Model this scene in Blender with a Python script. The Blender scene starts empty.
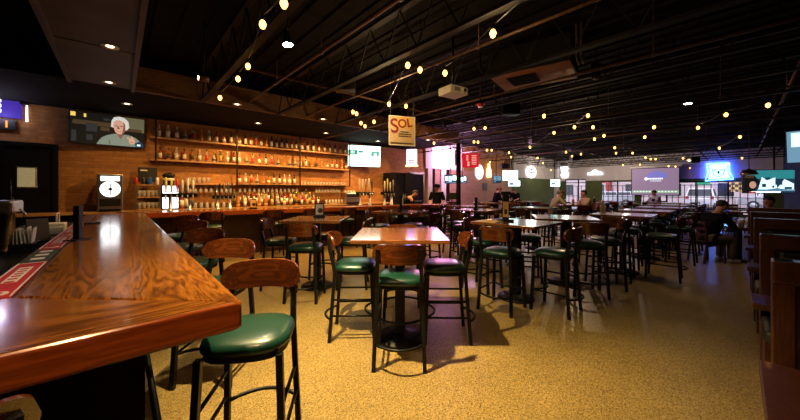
import bpy, bmesh, math, random
from mathutils import Vector, Matrix
random.seed(7)
PI = math.pi
col = bpy.context.scene.collection
scene = bpy.context.scene

# ------------------------------------------------------------------ camera model (metres; X runs along the bottle wall, Y along the near bar)
F, CAMH, AV, HZ = 308.0, 1.52, math.radians(42.3), 190.5
FW = Vector((math.sin(AV), math.cos(AV), 0)); RT = Vector((math.cos(AV), -math.sin(AV), 0))
def V(x, d, z=0.0):                       # metres to the right, metres ahead of the viewpoint -> room point
    p = RT * x + FW * d; return Vector((p.x, p.y, z))
def ray(x, y): return FW + RT * ((x - 400) / F) + Vector((0, 0, (HZ - y) / F))
def at_z(x, y, z): d = ray(x, y); t = (z - CAMH) / d.z; return Vector((d.x * t, d.y * t, z))
def at_X(x, y, X): d = ray(x, y); t = X / d.x; return Vector((X, d.y * t, CAMH + d.z * t))
def at_Y(x, y, Y): d = ray(x, y); t = Y / d.y; return Vector((d.x * t, Y, CAMH + d.z * t))
def at_d(x, y, d): r = ray(x, y); return Vector((r.x * d, r.y * d, CAMH + r.z * d))

# ------------------------------------------------------------------ materials
M = {}
def pm(name, c, rough=.5, metal=0., var=.12, scale=25., bump=0., coat=0., emis=None, es=0., trans=0., alpha=None, spec=.5):
    m = bpy.data.materials.new(name); m.use_nodes = True; nt = m.node_tree; b = nt.nodes['Principled BSDF']
    tc = nt.nodes.new('ShaderNodeTexCoord'); nz = nt.nodes.new('ShaderNodeTexNoise'); nz.inputs['Scale'].default_value = scale
    nz.inputs['Detail'].default_value = 4
    nt.links.new(tc.outputs['Object'], nz.inputs['Vector'])
    rp = nt.nodes.new('ShaderNodeValToRGB'); e = rp.color_ramp.elements
    e[0].position, e[1].position = .3, .7
    e[0].color = [max(0, v * (1 - var)) for v in c] + [1]; e[1].color = [min(1, v * (1 + var)) for v in c] + [1]
    nt.links.new(nz.outputs['Fac'], rp.inputs['Fac']); nt.links.new(rp.outputs['Color'], b.inputs['Base Color'])
    b.inputs['Roughness'].default_value = rough; b.inputs['Metallic'].default_value = metal
    b.inputs['Coat Weight'].default_value = coat; b.inputs['Coat Roughness'].default_value = .08
    b.inputs['Specular IOR Level'].default_value = spec
    b.inputs['Transmission Weight'].default_value = trans
    if emis: b.inputs['Emission Color'].default_value = (*emis, 1); b.inputs['Emission Strength'].default_value = es
    if bump:
        bp = nt.nodes.new('ShaderNodeBump'); bp.inputs['Strength'].default_value = bump; bp.inputs['Distance'].default_value = .01
        nt.links.new(nz.outputs['Fac'], bp.inputs['Height']); nt.links.new(bp.outputs['Normal'], b.inputs['Normal'])
    M[name] = m; return m
def wood(name, c1, c2, rough=.25, coat=.4, axis=0, scale=3.0, stretch=9.0, along=1.0, rings=16):
    m = pm(name, c1, rough, coat=coat); nt = m.node_tree; b = nt.nodes['Principled BSDF']
    tc = nt.nodes['Texture Coordinate']; mp = nt.nodes.new('ShaderNodeMapping')
    s = [stretch] * 3; s[axis] = along; mp.inputs['Scale'].default_value = s
    nt.links.new(tc.outputs['Object'], mp.inputs['Vector'])
    n1 = nt.nodes.new('ShaderNodeTexNoise'); n1.inputs['Scale'].default_value = scale * .35; n1.inputs['Detail'].default_value = 3; n1.inputs['Distortion'].default_value = .8
    nt.links.new(mp.outputs['Vector'], n1.inputs['Vector'])
    mul = nt.nodes.new('ShaderNodeMath'); mul.operation = 'MULTIPLY'; mul.inputs[1].default_value = rings
    nt.links.new(n1.outputs['Fac'], mul.inputs[0])
    pp = nt.nodes.new('ShaderNodeMath'); pp.operation = 'PINGPONG'; pp.inputs[1].default_value = 1
    nt.links.new(mul.outputs[0], pp.inputs[0])
    n2 = nt.nodes.new('ShaderNodeTexNoise'); n2.inputs['Scale'].default_value = scale * 4; n2.inputs['Detail'].default_value = 6
    nt.links.new(mp.outputs['Vector'], n2.inputs['Vector'])
    mx = nt.nodes.new('ShaderNodeMath'); mx.operation = 'MULTIPLY_ADD'; mx.inputs[1].default_value = .45
    nt.links.new(pp.outputs[0], mx.inputs[0])
    m2 = nt.nodes.new('ShaderNodeMath'); m2.operation = 'MULTIPLY'; m2.inputs[1].default_value = .6
    nt.links.new(n2.outputs['Fac'], m2.inputs[0]); nt.links.new(m2.outputs[0], mx.inputs[2])
    rp = nt.nodes['Color Ramp']; e = rp.color_ramp.elements
    e[0].position, e[1].position = .2, .8; e[0].color = (*c2, 1); e[1].color = (*c1, 1)
    nt.links.new(mx.outputs[0], rp.inputs['Fac'])
    return m
def brick(name, c1, c2, mortar, axes='XZ', bw=.21, bh=.07):
    m = bpy.data.materials.new(name); m.use_nodes = True; nt = m.node_tree; b = nt.nodes['Principled BSDF']
    tc = nt.nodes.new('ShaderNodeTexCoord'); sp = nt.nodes.new('ShaderNodeSeparateXYZ'); cb = nt.nodes.new('ShaderNodeCombineXYZ')
    nt.links.new(tc.outputs['Object'], sp.inputs[0]); nt.links.new(sp.outputs[axes[0]], cb.inputs['X']); nt.links.new(sp.outputs[axes[1]], cb.inputs['Y'])
    br = nt.nodes.new('ShaderNodeTexBrick'); br.inputs['Scale'].default_value = 1; br.inputs['Brick Width'].default_value = bw
    br.inputs['Row Height'].default_value = bh; br.inputs['Mortar Size'].default_value = .007; br.inputs['Mortar Smooth'].default_value = .3
    br.inputs['Color1'].default_value = (*c1, 1); br.inputs['Color2'].default_value = (*c2, 1); br.inputs['Mortar'].default_value = (*mortar, 1)
    nt.links.new(cb.outputs[0], br.inputs['Vector'])
    nz = nt.nodes.new('ShaderNodeTexNoise'); nz.inputs['Scale'].default_value = 14; nt.links.new(tc.outputs['Object'], nz.inputs['Vector'])
    mr = nt.nodes.new('ShaderNodeMapRange'); mr.inputs['To Min'].default_value = .7; mr.inputs['To Max'].default_value = 1.25; nt.links.new(nz.outputs['Fac'], mr.inputs['Value'])
    vm = nt.nodes.new('ShaderNodeVectorMath'); vm.operation = 'SCALE'; nt.links.new(br.outputs['Color'], vm.inputs[0]); nt.links.new(mr.outputs[0], vm.inputs['Scale'])
    nt.links.new(vm.outputs[0], b.inputs['Base Color']); b.inputs['Roughness'].default_value = .8
    bp = nt.nodes.new('ShaderNodeBump'); bp.inputs['Strength'].default_value = .5; bp.inputs['Distance'].default_value = .006; bp.invert = True
    nt.links.new(br.outputs['Fac'], bp.inputs['Height']); nt.links.new(bp.outputs['Normal'], b.inputs['Normal'])
    M[name] = m; return m
def glow(name, c, s):
    m = bpy.data.materials.new(name); m.use_nodes = True; nt = m.node_tree; b = nt.nodes['Principled BSDF']
    b.inputs['Base Color'].default_value = (*[v * .3 for v in c], 1); b.inputs['Roughness'].default_value = .5; b.inputs['Specular IOR Level'].default_value = .12
    b.inputs['Emission Color'].default_value = (*c, 1); b.inputs['Emission Strength'].default_value = s
    M[name] = m; return m
def glassy(name, c, rough=.05, alpha=.5):
    m = bpy.data.materials.new(name); m.use_nodes = True; nt = m.node_tree; b = nt.nodes['Principled BSDF']
    nz = nt.nodes.new('ShaderNodeTexNoise'); nz.inputs['Scale'].default_value = 8
    rp = nt.nodes.new('ShaderNodeValToRGB'); rp.color_ramp.elements[0].color = (*[v * .8 for v in c], 1); rp.color_ramp.elements[1].color = (*c, 1)
    nt.links.new(nz.outputs['Fac'], rp.inputs['Fac']); nt.links.new(rp.outputs['Color'], b.inputs['Base Color'])
    b.inputs['Roughness'].default_value = rough; b.inputs['Alpha'].default_value = alpha; b.inputs['Coat Weight'].default_value = .5
    M[name] = m; return m

wood('bar_wood_y', (.29, .10, .014), (.055, .015, .003), .17, .35, axis=1, scale=4.2, stretch=6., along=.6, rings=18)
wood('bar_wood_x', (.29, .10, .014), (.055, .015, .003), .17, .35, axis=0, scale=4.2, stretch=6., along=.6, rings=18)
wood('bar_edge', (.42, .085, .012), (.22, .04, .006), .2, .5, axis=0, scale=3., stretch=7.)
wood('stool_wood', (.15, .038, .008), (.05, .012, .004), .2, .5, axis=0, scale=5, along=.3, rings=8)
wood('table_wood', (.25, .085, .024), (.11, .036, .010), .17, .7, axis=0, scale=4)
wood('shelf_wood', (.45, .24, .08), (.30, .14, .04), .5, .1, axis=0)
wood('booth_wood', (.085, .024, .009), (.035, .010, .004), .35, .2, axis=2, scale=4)
wood('fascia_wood', (.19, .085, .03), (.09, .036, .013), .55, 0., axis=0)
brick('brick_orange', (.45, .19, .045), (.31, .115, .027), (.25, .14, .055))
brick('brick_tan', (.42, .24, .16), (.34, .19, .13), (.36, .25, .19))
pm('black_paint', (.006, .0055, .0055), .9, var=.3, scale=6, spec=.12)
pm('soffit_black', (.006, .005, .005), .9, var=.3, scale=5, spec=.1)
pm('soffit_grey', (.05, .038, .032), .6, var=.35, scale=2.2)
pm('joist_steel', (.006, .0042, .003), .7, 0., var=.4, scale=8, spec=.25)
pm('conduit', (.10, .05, .022), .5, .2, var=.3)
pm('black_metal', (.005, .005, .005), .42, 0., var=.3, spec=.2)
pm('cast_black', (.006, .0055, .0055), .5, 0., spec=.25, var=.3, bump=.1, scale=60)
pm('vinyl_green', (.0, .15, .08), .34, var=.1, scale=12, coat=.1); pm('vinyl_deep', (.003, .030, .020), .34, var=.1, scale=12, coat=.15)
pm('vinyl_black', (.012, .012, .014), .4, var=.2)
pm('plastic_black', (.009, .009, .0095), .4, var=.2, spec=.3)
pm('steel', (.55, .52, .47), .28, 1., var=.1)
pm('brass', (.55, .38, .16), .3, 1., var=.1)
pm('white_plastic', (.75, .72, .66), .4, var=.05)
pm('wall_white', (.62, .58, .54), .8, var=.06, scale=3)
pm('wall_green', (.075, .105, .025), .75, var=.1, scale=3)
pm('wall_dark', (.012, .010, .010), .9, var=.2)
pm('paper', (.75, .72, .64), .8, var=.08)
pm('paper_orange', (.75, .45, .16), .7, var=.15, scale=40)
pm('mat_red', (.42, .012, .02), .6, var=.1); pm('mat_white', (.72, .62, .58), .6, var=.06); pm('mat_dark', (.03, .035, .025), .7)
pm('sign_yellow', (.72, .46, .13), .5, var=.15, scale=3); pm('sign_red', (.22, .012, .02), .5); pm('sign_dark', (.06, .04, .03), .5)
pm('sign_tan', (.62, .46, .25), .5); pm('sign_white', (.8, .78, .72), .5)
pm('pool_felt', (.03, .25, .48), .9); pm('red_plastic', (.5, .02, .015), .4)
pm('skin', (.46, .22, .13), .55, var=.06); pm('hair_dark', (.015, .01, .008), .6, scale=80, var=.4); pm('hair_grey', (.18, .15, .12), .7, scale=80, var=.3)
pm('cloth_black', (.004, .004, .0045), .95, var=.3, spec=.08); pm('cloth_olive', (.34, .30, .15), .9); pm('cloth_tan', (.45, .33, .2), .9)
pm('cloth_white', (.7, .7, .75), .9); pm('cloth_khaki', (.11, .07, .04), .9); pm('cloth_denim', (.03, .04, .07), .9); pm('cap_red', (.35, .05, .02), .8)
pm('shoe', (.35, .33, .3), .7)
pm('asphalt', (.20, .19, .20), .9, var=.15, scale=3); pm('concrete', (.45, .42, .42), .9, var=.1, scale=2)
pm('facade_pink', (.72, .58, .58), .85, var=.08, scale=1.5); pm('facade_red', (.5, .07, .07), .8); pm('facade_grey', (.30, .30, .33), .8, var=.1, scale=1)
pm('car_white', (.75, .75, .78), .25, coat=.6); pm('car_silver', (.5, .52, .56), .25, .3, coat=.6); pm('tyre', (.015, .015, .015), .8); pm('car_glass', (.03, .035, .045), .08)
pm('car_lamp', (.5, .03, .02), .3); pm('leaf', (.06, .13, .03), .8, var=.4, scale=9); pm('sign_green', (.02, .35, .12), .6)
pm('green_door', (.05, .16, .12), .6)
glassy('glass_clear', (.75, .72, .66), .04, .30); glassy('glass_amber', (.50, .17, .025), .06, .9); glassy('glass_dark', (.03, .018, .01), .08, 1.)
glassy('glass_green', (.05, .12, .04), .06, .9); glassy('glass_red', (.38, .05, .02), .06, .95); glassy('glass_pale', (.62, .55, .36), .05, .55)
glassy('window_glass', (.6, .6, .65), .02, .06)
pm('label_white', (.75, .68, .55), .7); pm('label_black', (.03, .03, .03), .6); pm('label_gold', (.6, .36, .08), .5); pm('label_red', (.45, .05, .03), .6)
pm('cap_gold', (.6, .4, .12), .35, .8); pm('cap_black', (.02, .02, .02), .4); pm('cap_white', (.7, .68, .62), .4)
pm('tap_yellow', (.65, .62, .12), .4); pm('tap_red', (.5, .03, .03), .4); pm('tap_white', (.75, .7, .6), .4)
glow('bulb_glow', (1., .43, .075), 9.); glow('bulb_white', (1., .9, .66), 130.); glow('can_glow', (1., .74, .42), 8.)
glow('neon_white', (1., .95, .97), 2.8); glow('neon_soft', (1., .84, .95), 1.5); glow('neon_pink', (1., .34, .80), 16.); glow('neon_blue', (.02, .08, 1.), 45.); glow('neon_cyan', (.30, .85, 1.), 3.5)
glow('neon_amber', (1., .55, .15), 7.); glow('digit_red', (1., .14, .02), 5.); glow('sign_navy', (.06, .03, .35), .8)
glow('lit_white', (.92, .95, 1.), 3.2); glow('lit_red', (1., .02, .04), .55); glow('lit_red_text', (1., .55, .45), .8)
glow('tv_white', (.68, 1., .90), 2.8); glow('tv_teal', (.03, .24, .26), 1.); glow('tv_blue', (.16, .32, .45), 1.); glow('tv_navy', (.02, .05, .10), .8)
glow('tv_dark', (.010, .009, .007), .9); glow('tv_brown', (.10, .062, .03), .6); glow('tv_skin', (.78, .42, .30), .75); glow('tv_hair', (.70, .68, .64), .9)
glow('tv_shirt', (.24, .30, .24), .75); glow('tv_olive', (.15, .14, .075), .8); glow('tv_gold', (.9, .6, .1), 1.1); glow('tv_shadow', (.3, .13, .09), .7); glow('tv_red', (.7, .05, .08), .9)
glow('tv_slate', (.03, .032, .034), .9); glow('tv_green', (.25, .75, .45), 1.2); glow('tv_pale', (.6, .85, .95), 1.5)
glow('screen_lilac', (.40, .27, .42), .62); glow('screen_blue', (.24, .24, .72), .7); glow('screen_white', (.85, .9, 1.), 1.3); glow('screen_green', (.4, .62, .38), .7)

def floor_mat():
    m = pm('terrazzo', (.5, .4, .26), .36); nt = m.node_tree; b = nt.nodes['Principled BSDF']; tc = nt.nodes['Texture Coordinate']
    vo = nt.nodes.new('ShaderNodeTexVoronoi'); vo.inputs['Scale'].default_value = 170
    nt.links.new(tc.outputs['Object'], vo.inputs['Vector'])
    r1 = nt.nodes.new('ShaderNodeValToRGB'); e = r1.color_ramp.elements
    e[0].color = (.06, .037, .011, 1); e[1].color = (.44, .30, .105, 1); e[0].position = .0; e[1].position = .95
    e.new(.4).color = (.232, .154, .048, 1)
    sp = nt.nodes.new('ShaderNodeSeparateColor'); nt.links.new(vo.outputs['Color'], sp.inputs[0]); nt.links.new(sp.outputs[0], r1.inputs['Fac'])
    n = nt.nodes.new('ShaderNodeTexNoise'); n.inputs['Scale'].default_value = .9; n.inputs['Detail'].default_value = 5; nt.links.new(tc.outputs['Object'], n.inputs['Vector'])
    mr = nt.nodes.new('ShaderNodeMapRange'); mr.inputs['From Min'].default_value = .3; mr.inputs['From Max'].default_value = .7
    mr.inputs['To Min'].default_value = .78; mr.inputs['To Max'].default_value = 1.1; nt.links.new(n.outputs['Fac'], mr.inputs['Value'])
    vm = nt.nodes.new('ShaderNodeVectorMath'); vm.operation = 'SCALE'; nt.links.new(r1.outputs['Color'], vm.inputs[0]); nt.links.new(mr.outputs[0], vm.inputs['Scale'])
    nt.links.new(vm.outputs[0], b.inputs['Base Color'])
    r2 = nt.nodes.new('ShaderNodeMapRange'); r2.inputs['To Min'].default_value = .28; r2.inputs['To Max'].default_value = .5; nt.links.new(n.outputs['Fac'], r2.inputs['Value'])
    nt.links.new(r2.outputs[0], b.inputs['Roughness'])
floor_mat()

# ------------------------------------------------------------------ mesh builder
class MB:
    def __init__(s): s.v = []; s.f = []; s.mi = []; s.sm = []
    def add(s, vs, fs, mi=0, smooth=False):
        n = len(s.v); s.v += [tuple(p) for p in vs]
        for f in fs: s.f.append([i + n for i in f]); s.mi.append(mi); s.sm.append(smooth)
        return s
    def box(s, c, d, mi=0, rot=None, bev=0.):
        x, y, z = d[0] / 2, d[1] / 2, d[2] / 2
        if bev:
            bm = bmesh.new(); bmesh.ops.create_cube(bm, size=1)
            for v in bm.verts: v.co = Vector((v.co.x * d[0], v.co.y * d[1], v.co.z * d[2]))
            bmesh.ops.bevel(bm, geom=bm.edges[:], offset=bev, segments=2, affect='EDGES', profile=.5)
            bm.verts.index_update(); vs = [v.co.copy() for v in bm.verts]; fs = [[v.index for v in f.verts] for f in bm.faces]; bm.free()
        else:
            vs = [Vector((a * x, b * y, e * z)) for a in (-1, 1) for b in (-1, 1) for e in (-1, 1)]
            fs = [(0, 1, 3, 2), (4, 6, 7, 5), (0, 4, 5, 1), (2, 3, 7, 6), (0, 2, 6, 4), (1, 5, 7, 3)]
        if rot: vs = [rot @ v for v in vs]
        c = Vector(c); return s.add([v + c for v in vs], fs, mi, False)
    def prism(s, poly, z0, z1, mi=0):     # poly = xy list counter-clockwise
        n = len(poly); vs = [(p[0], p[1], z0) for p in poly] + [(p[0], p[1], z1) for p in poly]
        fs = [tuple(range(n - 1, -1, -1)), tuple(range(n, 2 * n))] + [(i, (i + 1) % n, n + (i + 1) % n, n + i) for i in range(n)]
        return s.add(vs, fs, mi)
    def extr(s, poly, y0, y1, mi=0, o=(0, 0, 0)):   # poly in x,z extruded along y
        n = len(poly); o = Vector(o)
        vs = [Vector((p[0], y0, p[1])) + o for p in poly] + [Vector((p[0], y1, p[1])) + o for p in poly]
        fs = [tuple(range(n)), tuple(range(2 * n - 1, n - 1, -1))] + [(i, n + i, n + (i + 1) % n, (i + 1) % n) for i in range(n)]
        return s.add(vs, fs, mi)
    def lathe(s, prof, o=(0, 0, 0), n=14, mi=0, smooth=True):
        o = Vector(o); vs = []; fs = []
        for r, z in prof:
            for k in range(n): a = 2 * PI * k / n; vs.append(o + Vector((r * math.cos(a), r * math.sin(a), z)))
        for i in range(len(prof) - 1):
            for k in range(n): fs.append((i * n + k, i * n + (k + 1) % n, (i + 1) * n + (k + 1) % n, (i + 1) * n + k))
        fs.append(tuple(range(n - 1, -1, -1))); fs.append(tuple((len(prof) - 1) * n + k for k in range(n)))
        return s.add(vs, fs, mi, smooth)
    def tube(s, pts, r, n=6, mi=0, smooth=True, closed=False):
        pts = [Vector(p) for p in pts]; N = len(pts); vs = []; fs = []; up = None
        for i, p in enumerate(pts):
            if closed: t = pts[(i + 1) % N] - pts[i - 1]
            else: t = pts[min(i + 1, N - 1)] - pts[max(i - 1, 0)]
            t.normalize()
            if up is None: up = Vector((0, 0, 1)) if abs(t.z) < .9 else Vector((0, 1, 0))
            a = t.cross(up).normalized(); up = a.cross(t).normalized()
            rr = r[i] if isinstance(r, (list, tuple)) else r
            for k in range(n):
                q = 2 * PI * (k + .5) / n; vs.append(p + (a * math.cos(q) + up * math.sin(q)) * rr)
        for i in range(N if closed else N - 1):
            j = (i + 1) % N
            for k in range(n): fs.append((i * n + k, i * n + (k + 1) % n, j * n + (k + 1) % n, j * n + k))
        if not closed: fs.append(tuple(range(n - 1, -1, -1))); fs.append(tuple((N - 1) * n + k for k in range(n)))
        return s.add(vs, fs, mi, smooth)
    def ball(s, c, r, n=12, m=8, mi=0, sc=(1, 1, 1)):
        prof = [(max(1e-4, r * math.sin(PI * i / m)), -r * math.cos(PI * i / m)) for i in range(m + 1)]
        k = len(s.v); s.lathe(prof, (0, 0, 0), n, mi); c = Vector(c)
        for i in range(k, len(s.v)): v = s.v[i]; s.v[i] = (v[0] * sc[0] + c.x, v[1] * sc[1] + c.y, v[2] * sc[2] + c.z)
        return s
    def rings(s, rings, mi=0, smooth=True):
        n = len(rings[0]); vs = [p for r in rings for p in r]; fs = []
        for i in range(len(rings) - 1):
            for k in range(n): fs.append((i * n + k, i * n + (k + 1) % n, (i + 1) * n + (k + 1) % n, (i + 1) * n + k))
        fs.append(tuple(range(n - 1, -1, -1))); fs.append(tuple((len(rings) - 1) * n + k for k in range(n)))
        return s.add(vs, fs, mi, smooth)
    def build(s, name, mats, parent=None, loc=None, rz=0.):
        me = bpy.data.meshes.new(name); me.from_pydata([tuple(v) for v in s.v], [], s.f)
        if not isinstance(mats, (list, tuple)): mats = [mats]
        for m in mats: me.materials.append(M[m])
        for p, mi, sm in zip(me.polygons, s.mi, s.sm): p.material_index = mi; p.use_smooth = sm
        bm = bmesh.new(); bm.from_mesh(me); bmesh.ops.recalc_face_normals(bm, faces=bm.faces[:]); bm.to_mesh(me); bm.free()
        o = bpy.data.objects.new(name, me); col.objects.link(o)
        if parent: o.parent = parent
        if loc is not None: o.location = loc
        o.rotation_euler.z = rz
        return o

def tag(o, label=None, cat=None, group=None, kind=None):
    if label: o['label'] = label
    if cat: o['category'] = cat
    if group: o['group'] = group
    if kind: o['kind'] = kind
    return o
def empty(name, loc, label=None, cat=None, rz=0., group=None):
    o = bpy.data.objects.new(name, None); col.objects.link(o); o.empty_display_size = .1
    o.location = loc; o.rotation_euler.z = rz; return tag(o, label, cat, group)
def kids(o): return [c for c in bpy.data.objects if c.parent == o]
KID = {}
def copy_tree(o, parent=None):
    c = o.copy(); col.objects.link(c)
    if parent: c.parent = parent
    if o.name not in KID: KID[o.name] = kids(o)
    for ch in KID[o.name]: copy_tree(ch, c)
    return c
def struct(o): o['kind'] = 'structure'; return o
def rz_face(fx, fy): return math.atan2(-fx, fy)      # local +Y turned to face (fx, fy)
ORD = 'first second third fourth fifth sixth seventh eighth ninth tenth eleventh twelfth thirteenth fourteenth fifteenth sixteenth seventeenth eighteenth nineteenth twentieth'.split()
def text(name, body, size, parent, loc, rot, m, extr=.002, align='CENTER', bold=0.):
    cu = bpy.data.curves.new(name, 'FONT'); cu.body = body; cu.size = size; cu.extrude = extr; cu.offset = bold; cu.align_x = align; cu.align_y = 'CENTER'
    cu.materials.append(M[m]); o = bpy.data.objects.new(name, cu); col.objects.link(o); me = bpy.data.meshes.new_from_object(o); bpy.data.objects.remove(o); me.materials.clear(); me.materials.append(M[m])
    o = bpy.data.objects.new(name, me); col.objects.link(o); o.parent = parent; o.location = loc; o.rotation_euler = rot
    return o

# ------------------------------------------------------------------ room shell
WB = 9.8; WX = 26.0; WR = -1.6; WL = -3.2; WN = -2.5; SOF = 3.3; DECK = 3.95
struct(MB().box(((WL + WX) / 2, (WN + WB) / 2, -.05), (WX - WL, WB - WN, .1)).build('floor', 'terrazzo'))
deck = MB().box(((WL + WX) / 2, (WN + WB) / 2, DECK + .06), (WX - WL, WB - WN, .1))
x = WL
while x < WX: deck.box((x, (WN + WB) / 2, DECK + .005), (.09, WB - WN, .04)); x += .3
struct(deck.build('ceiling', 'black_paint'))
wb = MB(); wb.box(((WL + 18.6) / 2, WB + .1, 1.98), (18.6 - WL, .2, 3.96))
w = struct(wb.build('wall_back', ['brick_orange']))
struct(MB().box(((18.6 + WX) / 2, WB + .1, 1.98), (WX - 18.6, .2, 3.96)).build('wall_back_green', 'wall_green'))
struct(MB().box(((18.6 + WX) / 2, WB - .03, 3.15), (WX - 18.6 - .5, .06, 1.55)).build('trim_1', 'wall_white'))
struct(MB().box((14.6, WB - .012, 1.28), (7.9, .03, 2.56)).build('wall_back_tan', 'brick_tan'))
struct(MB().box((11.9, WB - .04, 3.25), (2.9, .08, 1.38)).build('trim_2', 'wall_white'))
struct(MB().box((10.75, WB - .05, 1.28), (.3, .1, 2.56)).box((11.72, WB - .05, 1.28), (.36, .1, 2.56)).build('trim_3', 'wall_white'))
struct(MB().box((10.98, WB - .06, 1.28), (.16, .12, 2.56)).box((12.05, WB - .06, 1.28), (.2, .12, 2.56)).build('trim_4', 'black_paint'))
struct(MB().box((25.6, WB - .1, 1.98), (.55, .2, 3.94)).build('trim_5', 'wall_white'))
struct(MB().box((WL - .1, (WN + WB) / 2, 1.98), (.2, WB - WN, 3.96)).build('wall_left', 'wall_dark'))
struct(MB().box(((WL + WX) / 2, WN - .1, 1.98), (WX - WL, .2, 3.96)).build('wall_near', 'wall_dark'))
struct(MB().box(((8 + WX) / 2, WR - .1, 1.98), (WX - 8, .2, 3.96)).build('wall_right', 'wall_dark'))
# window wall: openings [y0,y1,z0,z1]
OPEN = [(-.95, 4.45, .36, 2.08), (4.75, 6.75, .36, 2.2), (7.75, 9.2, .05, 2.4)]
fw_ = MB(); ys = sorted({WR, WB} | {v for o in OPEN for v in o[:2]})
for a, b in zip(ys, ys[1:]):
    h = [o for o in OPEN if o[0] <= a and b <= o[1]]
    if h: z0, z1 = h[0][2:]; segs = [(0, z0, 0), (z1, 2.25 if z1 < 2.25 else z1, 0), (max(2.25, z1), 3.96, 1)]
    else: segs = [(0, 2.25, 0), (2.25, 3.96, 1)]
    for s0, s1, mi in segs:
        if s1 - s0 > .01: fw_.box((WX + .1, (a + b) / 2, (s0 + s1) / 2), (.2, b - a, s1 - s0), mi)
struct(fw_.build('wall_window', ['wall_green', 'wall_white']))
for i, (y0, y1, z0, z1) in enumerate(OPEN):
    fr = MB(); t = .07; X = WX + .06
    nb = [5, 3, 2][i]
    for k in range(nb):
        yy = y0 + (y1 - y0) * k / (nb - 1); fr.box((X, yy, (z0 + z1) / 2), (.1, t, z1 - z0))
    fr.box((X, (y0 + y1) / 2, z0 + t / 2), (.1, y1 - y0, t)).box((X, (y0 + y1) / 2, z1 - t / 2), (.1, y1 - y0, t))
    if i < 2: fr.box((X, (y0 + y1) / 2, z0 + .12), (.03, y1 - y0, .03))
    else:
        fr.box((X, y0 + .52, (z0 + z1) / 2), (.1, t, z1 - z0)).box((X, (y0 + y1) / 2, 2.12), (.1, y1 - y0, .06)).box((X, y0 + .25, 1.0), (.06, .5, .05))
    w = fr.build('door_1' if i == 2 else 'window_%d' % (i + 1), 'black_metal'); struct(w)
    MB().box((X, (y0 + y1) / 2, (z0 + z1) / 2), (.012, y1 - y0 - .02, z1 - z0 - .02)).build('pane', 'window_glass', w)
# soffits over the bar
so = MB(); so.box(((WL + 9.45) / 2, (7.2 + WB) / 2, SOF + .2), (9.45 - WL, WB - 7.2, .4)); struct(so.build('ceiling_soffit', 'soffit_black'))
struct(MB().box(((.15 + 9.45) / 2, 7.17, SOF + .2), (9.45 - .15, .06, .44)).build('trim_6', 'fascia_wood'))
struct(MB().box((9.48, (7.14 + WB) / 2, SOF + .2), (.06, WB - 7.14, .44)).build('trim_7', 'fascia_wood'))
sb = MB(); sb.box((-.21, (WN + 7.2) / 2, SOF + .12), (.72, 7.2 - WN, .24)); sb.box((.17, (WN + 7.2) / 2, SOF + .1), (.05, 7.2 - WN, .3)).box((-.59, (WN + 7.2) / 2, SOF + .1), (.05, 7.2 - WN, .3))
for y in (1.1, 3.2, 5.3): sb.box((-.21, y, SOF - .002), (.72, .012, .012))
struct(sb.build('ceiling_drop_panel', 'soffit_grey'))
struct(MB().box((9.44, 7.1, 1.65), (.12, .12, 3.3)).build('column', 'black_paint'))
# open-web joists
def joist(X, y0, y1):
    o = struct(MB().box((X, (y0 + y1) / 2, 3.27), (.09, y1 - y0, .04)).build('ceiling_joist', 'joist_steel'))
    MB().box((X, (y0 + y1) / 2, 3.88), (.09, y1 - y0, .05)).build('top_chord', 'joist_steel', o)
    wbm = MB(); n = int((y1 - y0) / .6)
    for k in range(n):
        a = y0 + (y1 - y0) * k / n; b = y0 + (y1 - y0) * (k + .5) / n; c = y0 + (y1 - y0) * (k + 1) / n
        wbm.tube([(X, a, 3.28), (X, b, 3.87), (X, c, 3.28)], .012, 5)
    wbm.build('web', 'joist_steel', o)
X = 1.2
while X < 25.8:
    joist(X, WN + .05, 7.12 if X < 9.5 else WB - .05); X += 1.5
pipe = [((2.05, -1, 3.42), (2.05, 7.1, 3.42), .022), ((3.4, -1, 3.36), (3.4, 7.1, 3.36), .02), ((4.95, -1.5, 3.22), (4.95, 9.6, 3.22), .02),
        ((8.0, -1.5, 3.2), (8.0, 7.1, 3.2), .016), ((11.2, -1.5, 3.2), (11.2, 9.6, 3.2), .016), ((14.2, -1.5, 3.2), (14.2, 9.6, 3.2), .02), ((6.35, -.6, 3.34), (20., -.6, 3.34), .025), ((1.5, 5.2, 3.44), (20., 5.2, 3.44), .02)]
for i, (a, b, r) in enumerate(pipe):
    o = struct(MB().tube([a, b], r, 8).build('ceiling_conduit', 'conduit'))
    a, b = Vector(a), Vector(b); hm = MB()
    for k in range(1, 5):
        p = a.lerp(b, k / 5); hm.tube([p, (p.x, p.y, DECK)], .006, 5); hm.ball(p, r * 1.5, 8, 6)
    hm.build('hanger', 'conduit', o)
# swing door beside the television
d0 = at_Y(5, 148, WB).x; d1 = at_Y(53, 148, WB).x; dz = 2.42
dr = struct(MB().box((d0 - .04, WB - .03, dz / 2), (.08, .1, dz)).box((d1 + .04, WB - .03, dz / 2), (.08, .1, dz)).box(((d0 + d1) / 2, WB - .03, dz + .04), (d1 - d0 + .16, .1, .08)).build('door_2', 'black_metal'))
MB().box(((d0 + d1) / 2, WB - .02, dz / 2), (d1 - d0, .05, dz - .01)).build('door_leaf', 'black_paint', dr)
w0, w1 = at_Y(18, 180, WB), at_Y(36, 180, WB); zt, zb = at_Y(27, 168, WB).z, at_Y(27, 187, WB).z
MB().box(((w0.x + w1.x) / 2, WB - .05, (zt + zb) / 2), (w1.x - w0.x + .05, .03, zt - zb + .05), bev=.01).build('porthole_frame', 'steel', dr)
pm('door_pane', (.42, .38, .2), .3, emis=(.8, .7, .35), es=.22)
MB().box(((w0.x + w1.x) / 2, WB - .062, (zt + zb) / 2), (w1.x - w0.x, .02, zt - zb), bev=.008).build('porthole_pane', 'door_pane', dr)
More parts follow.
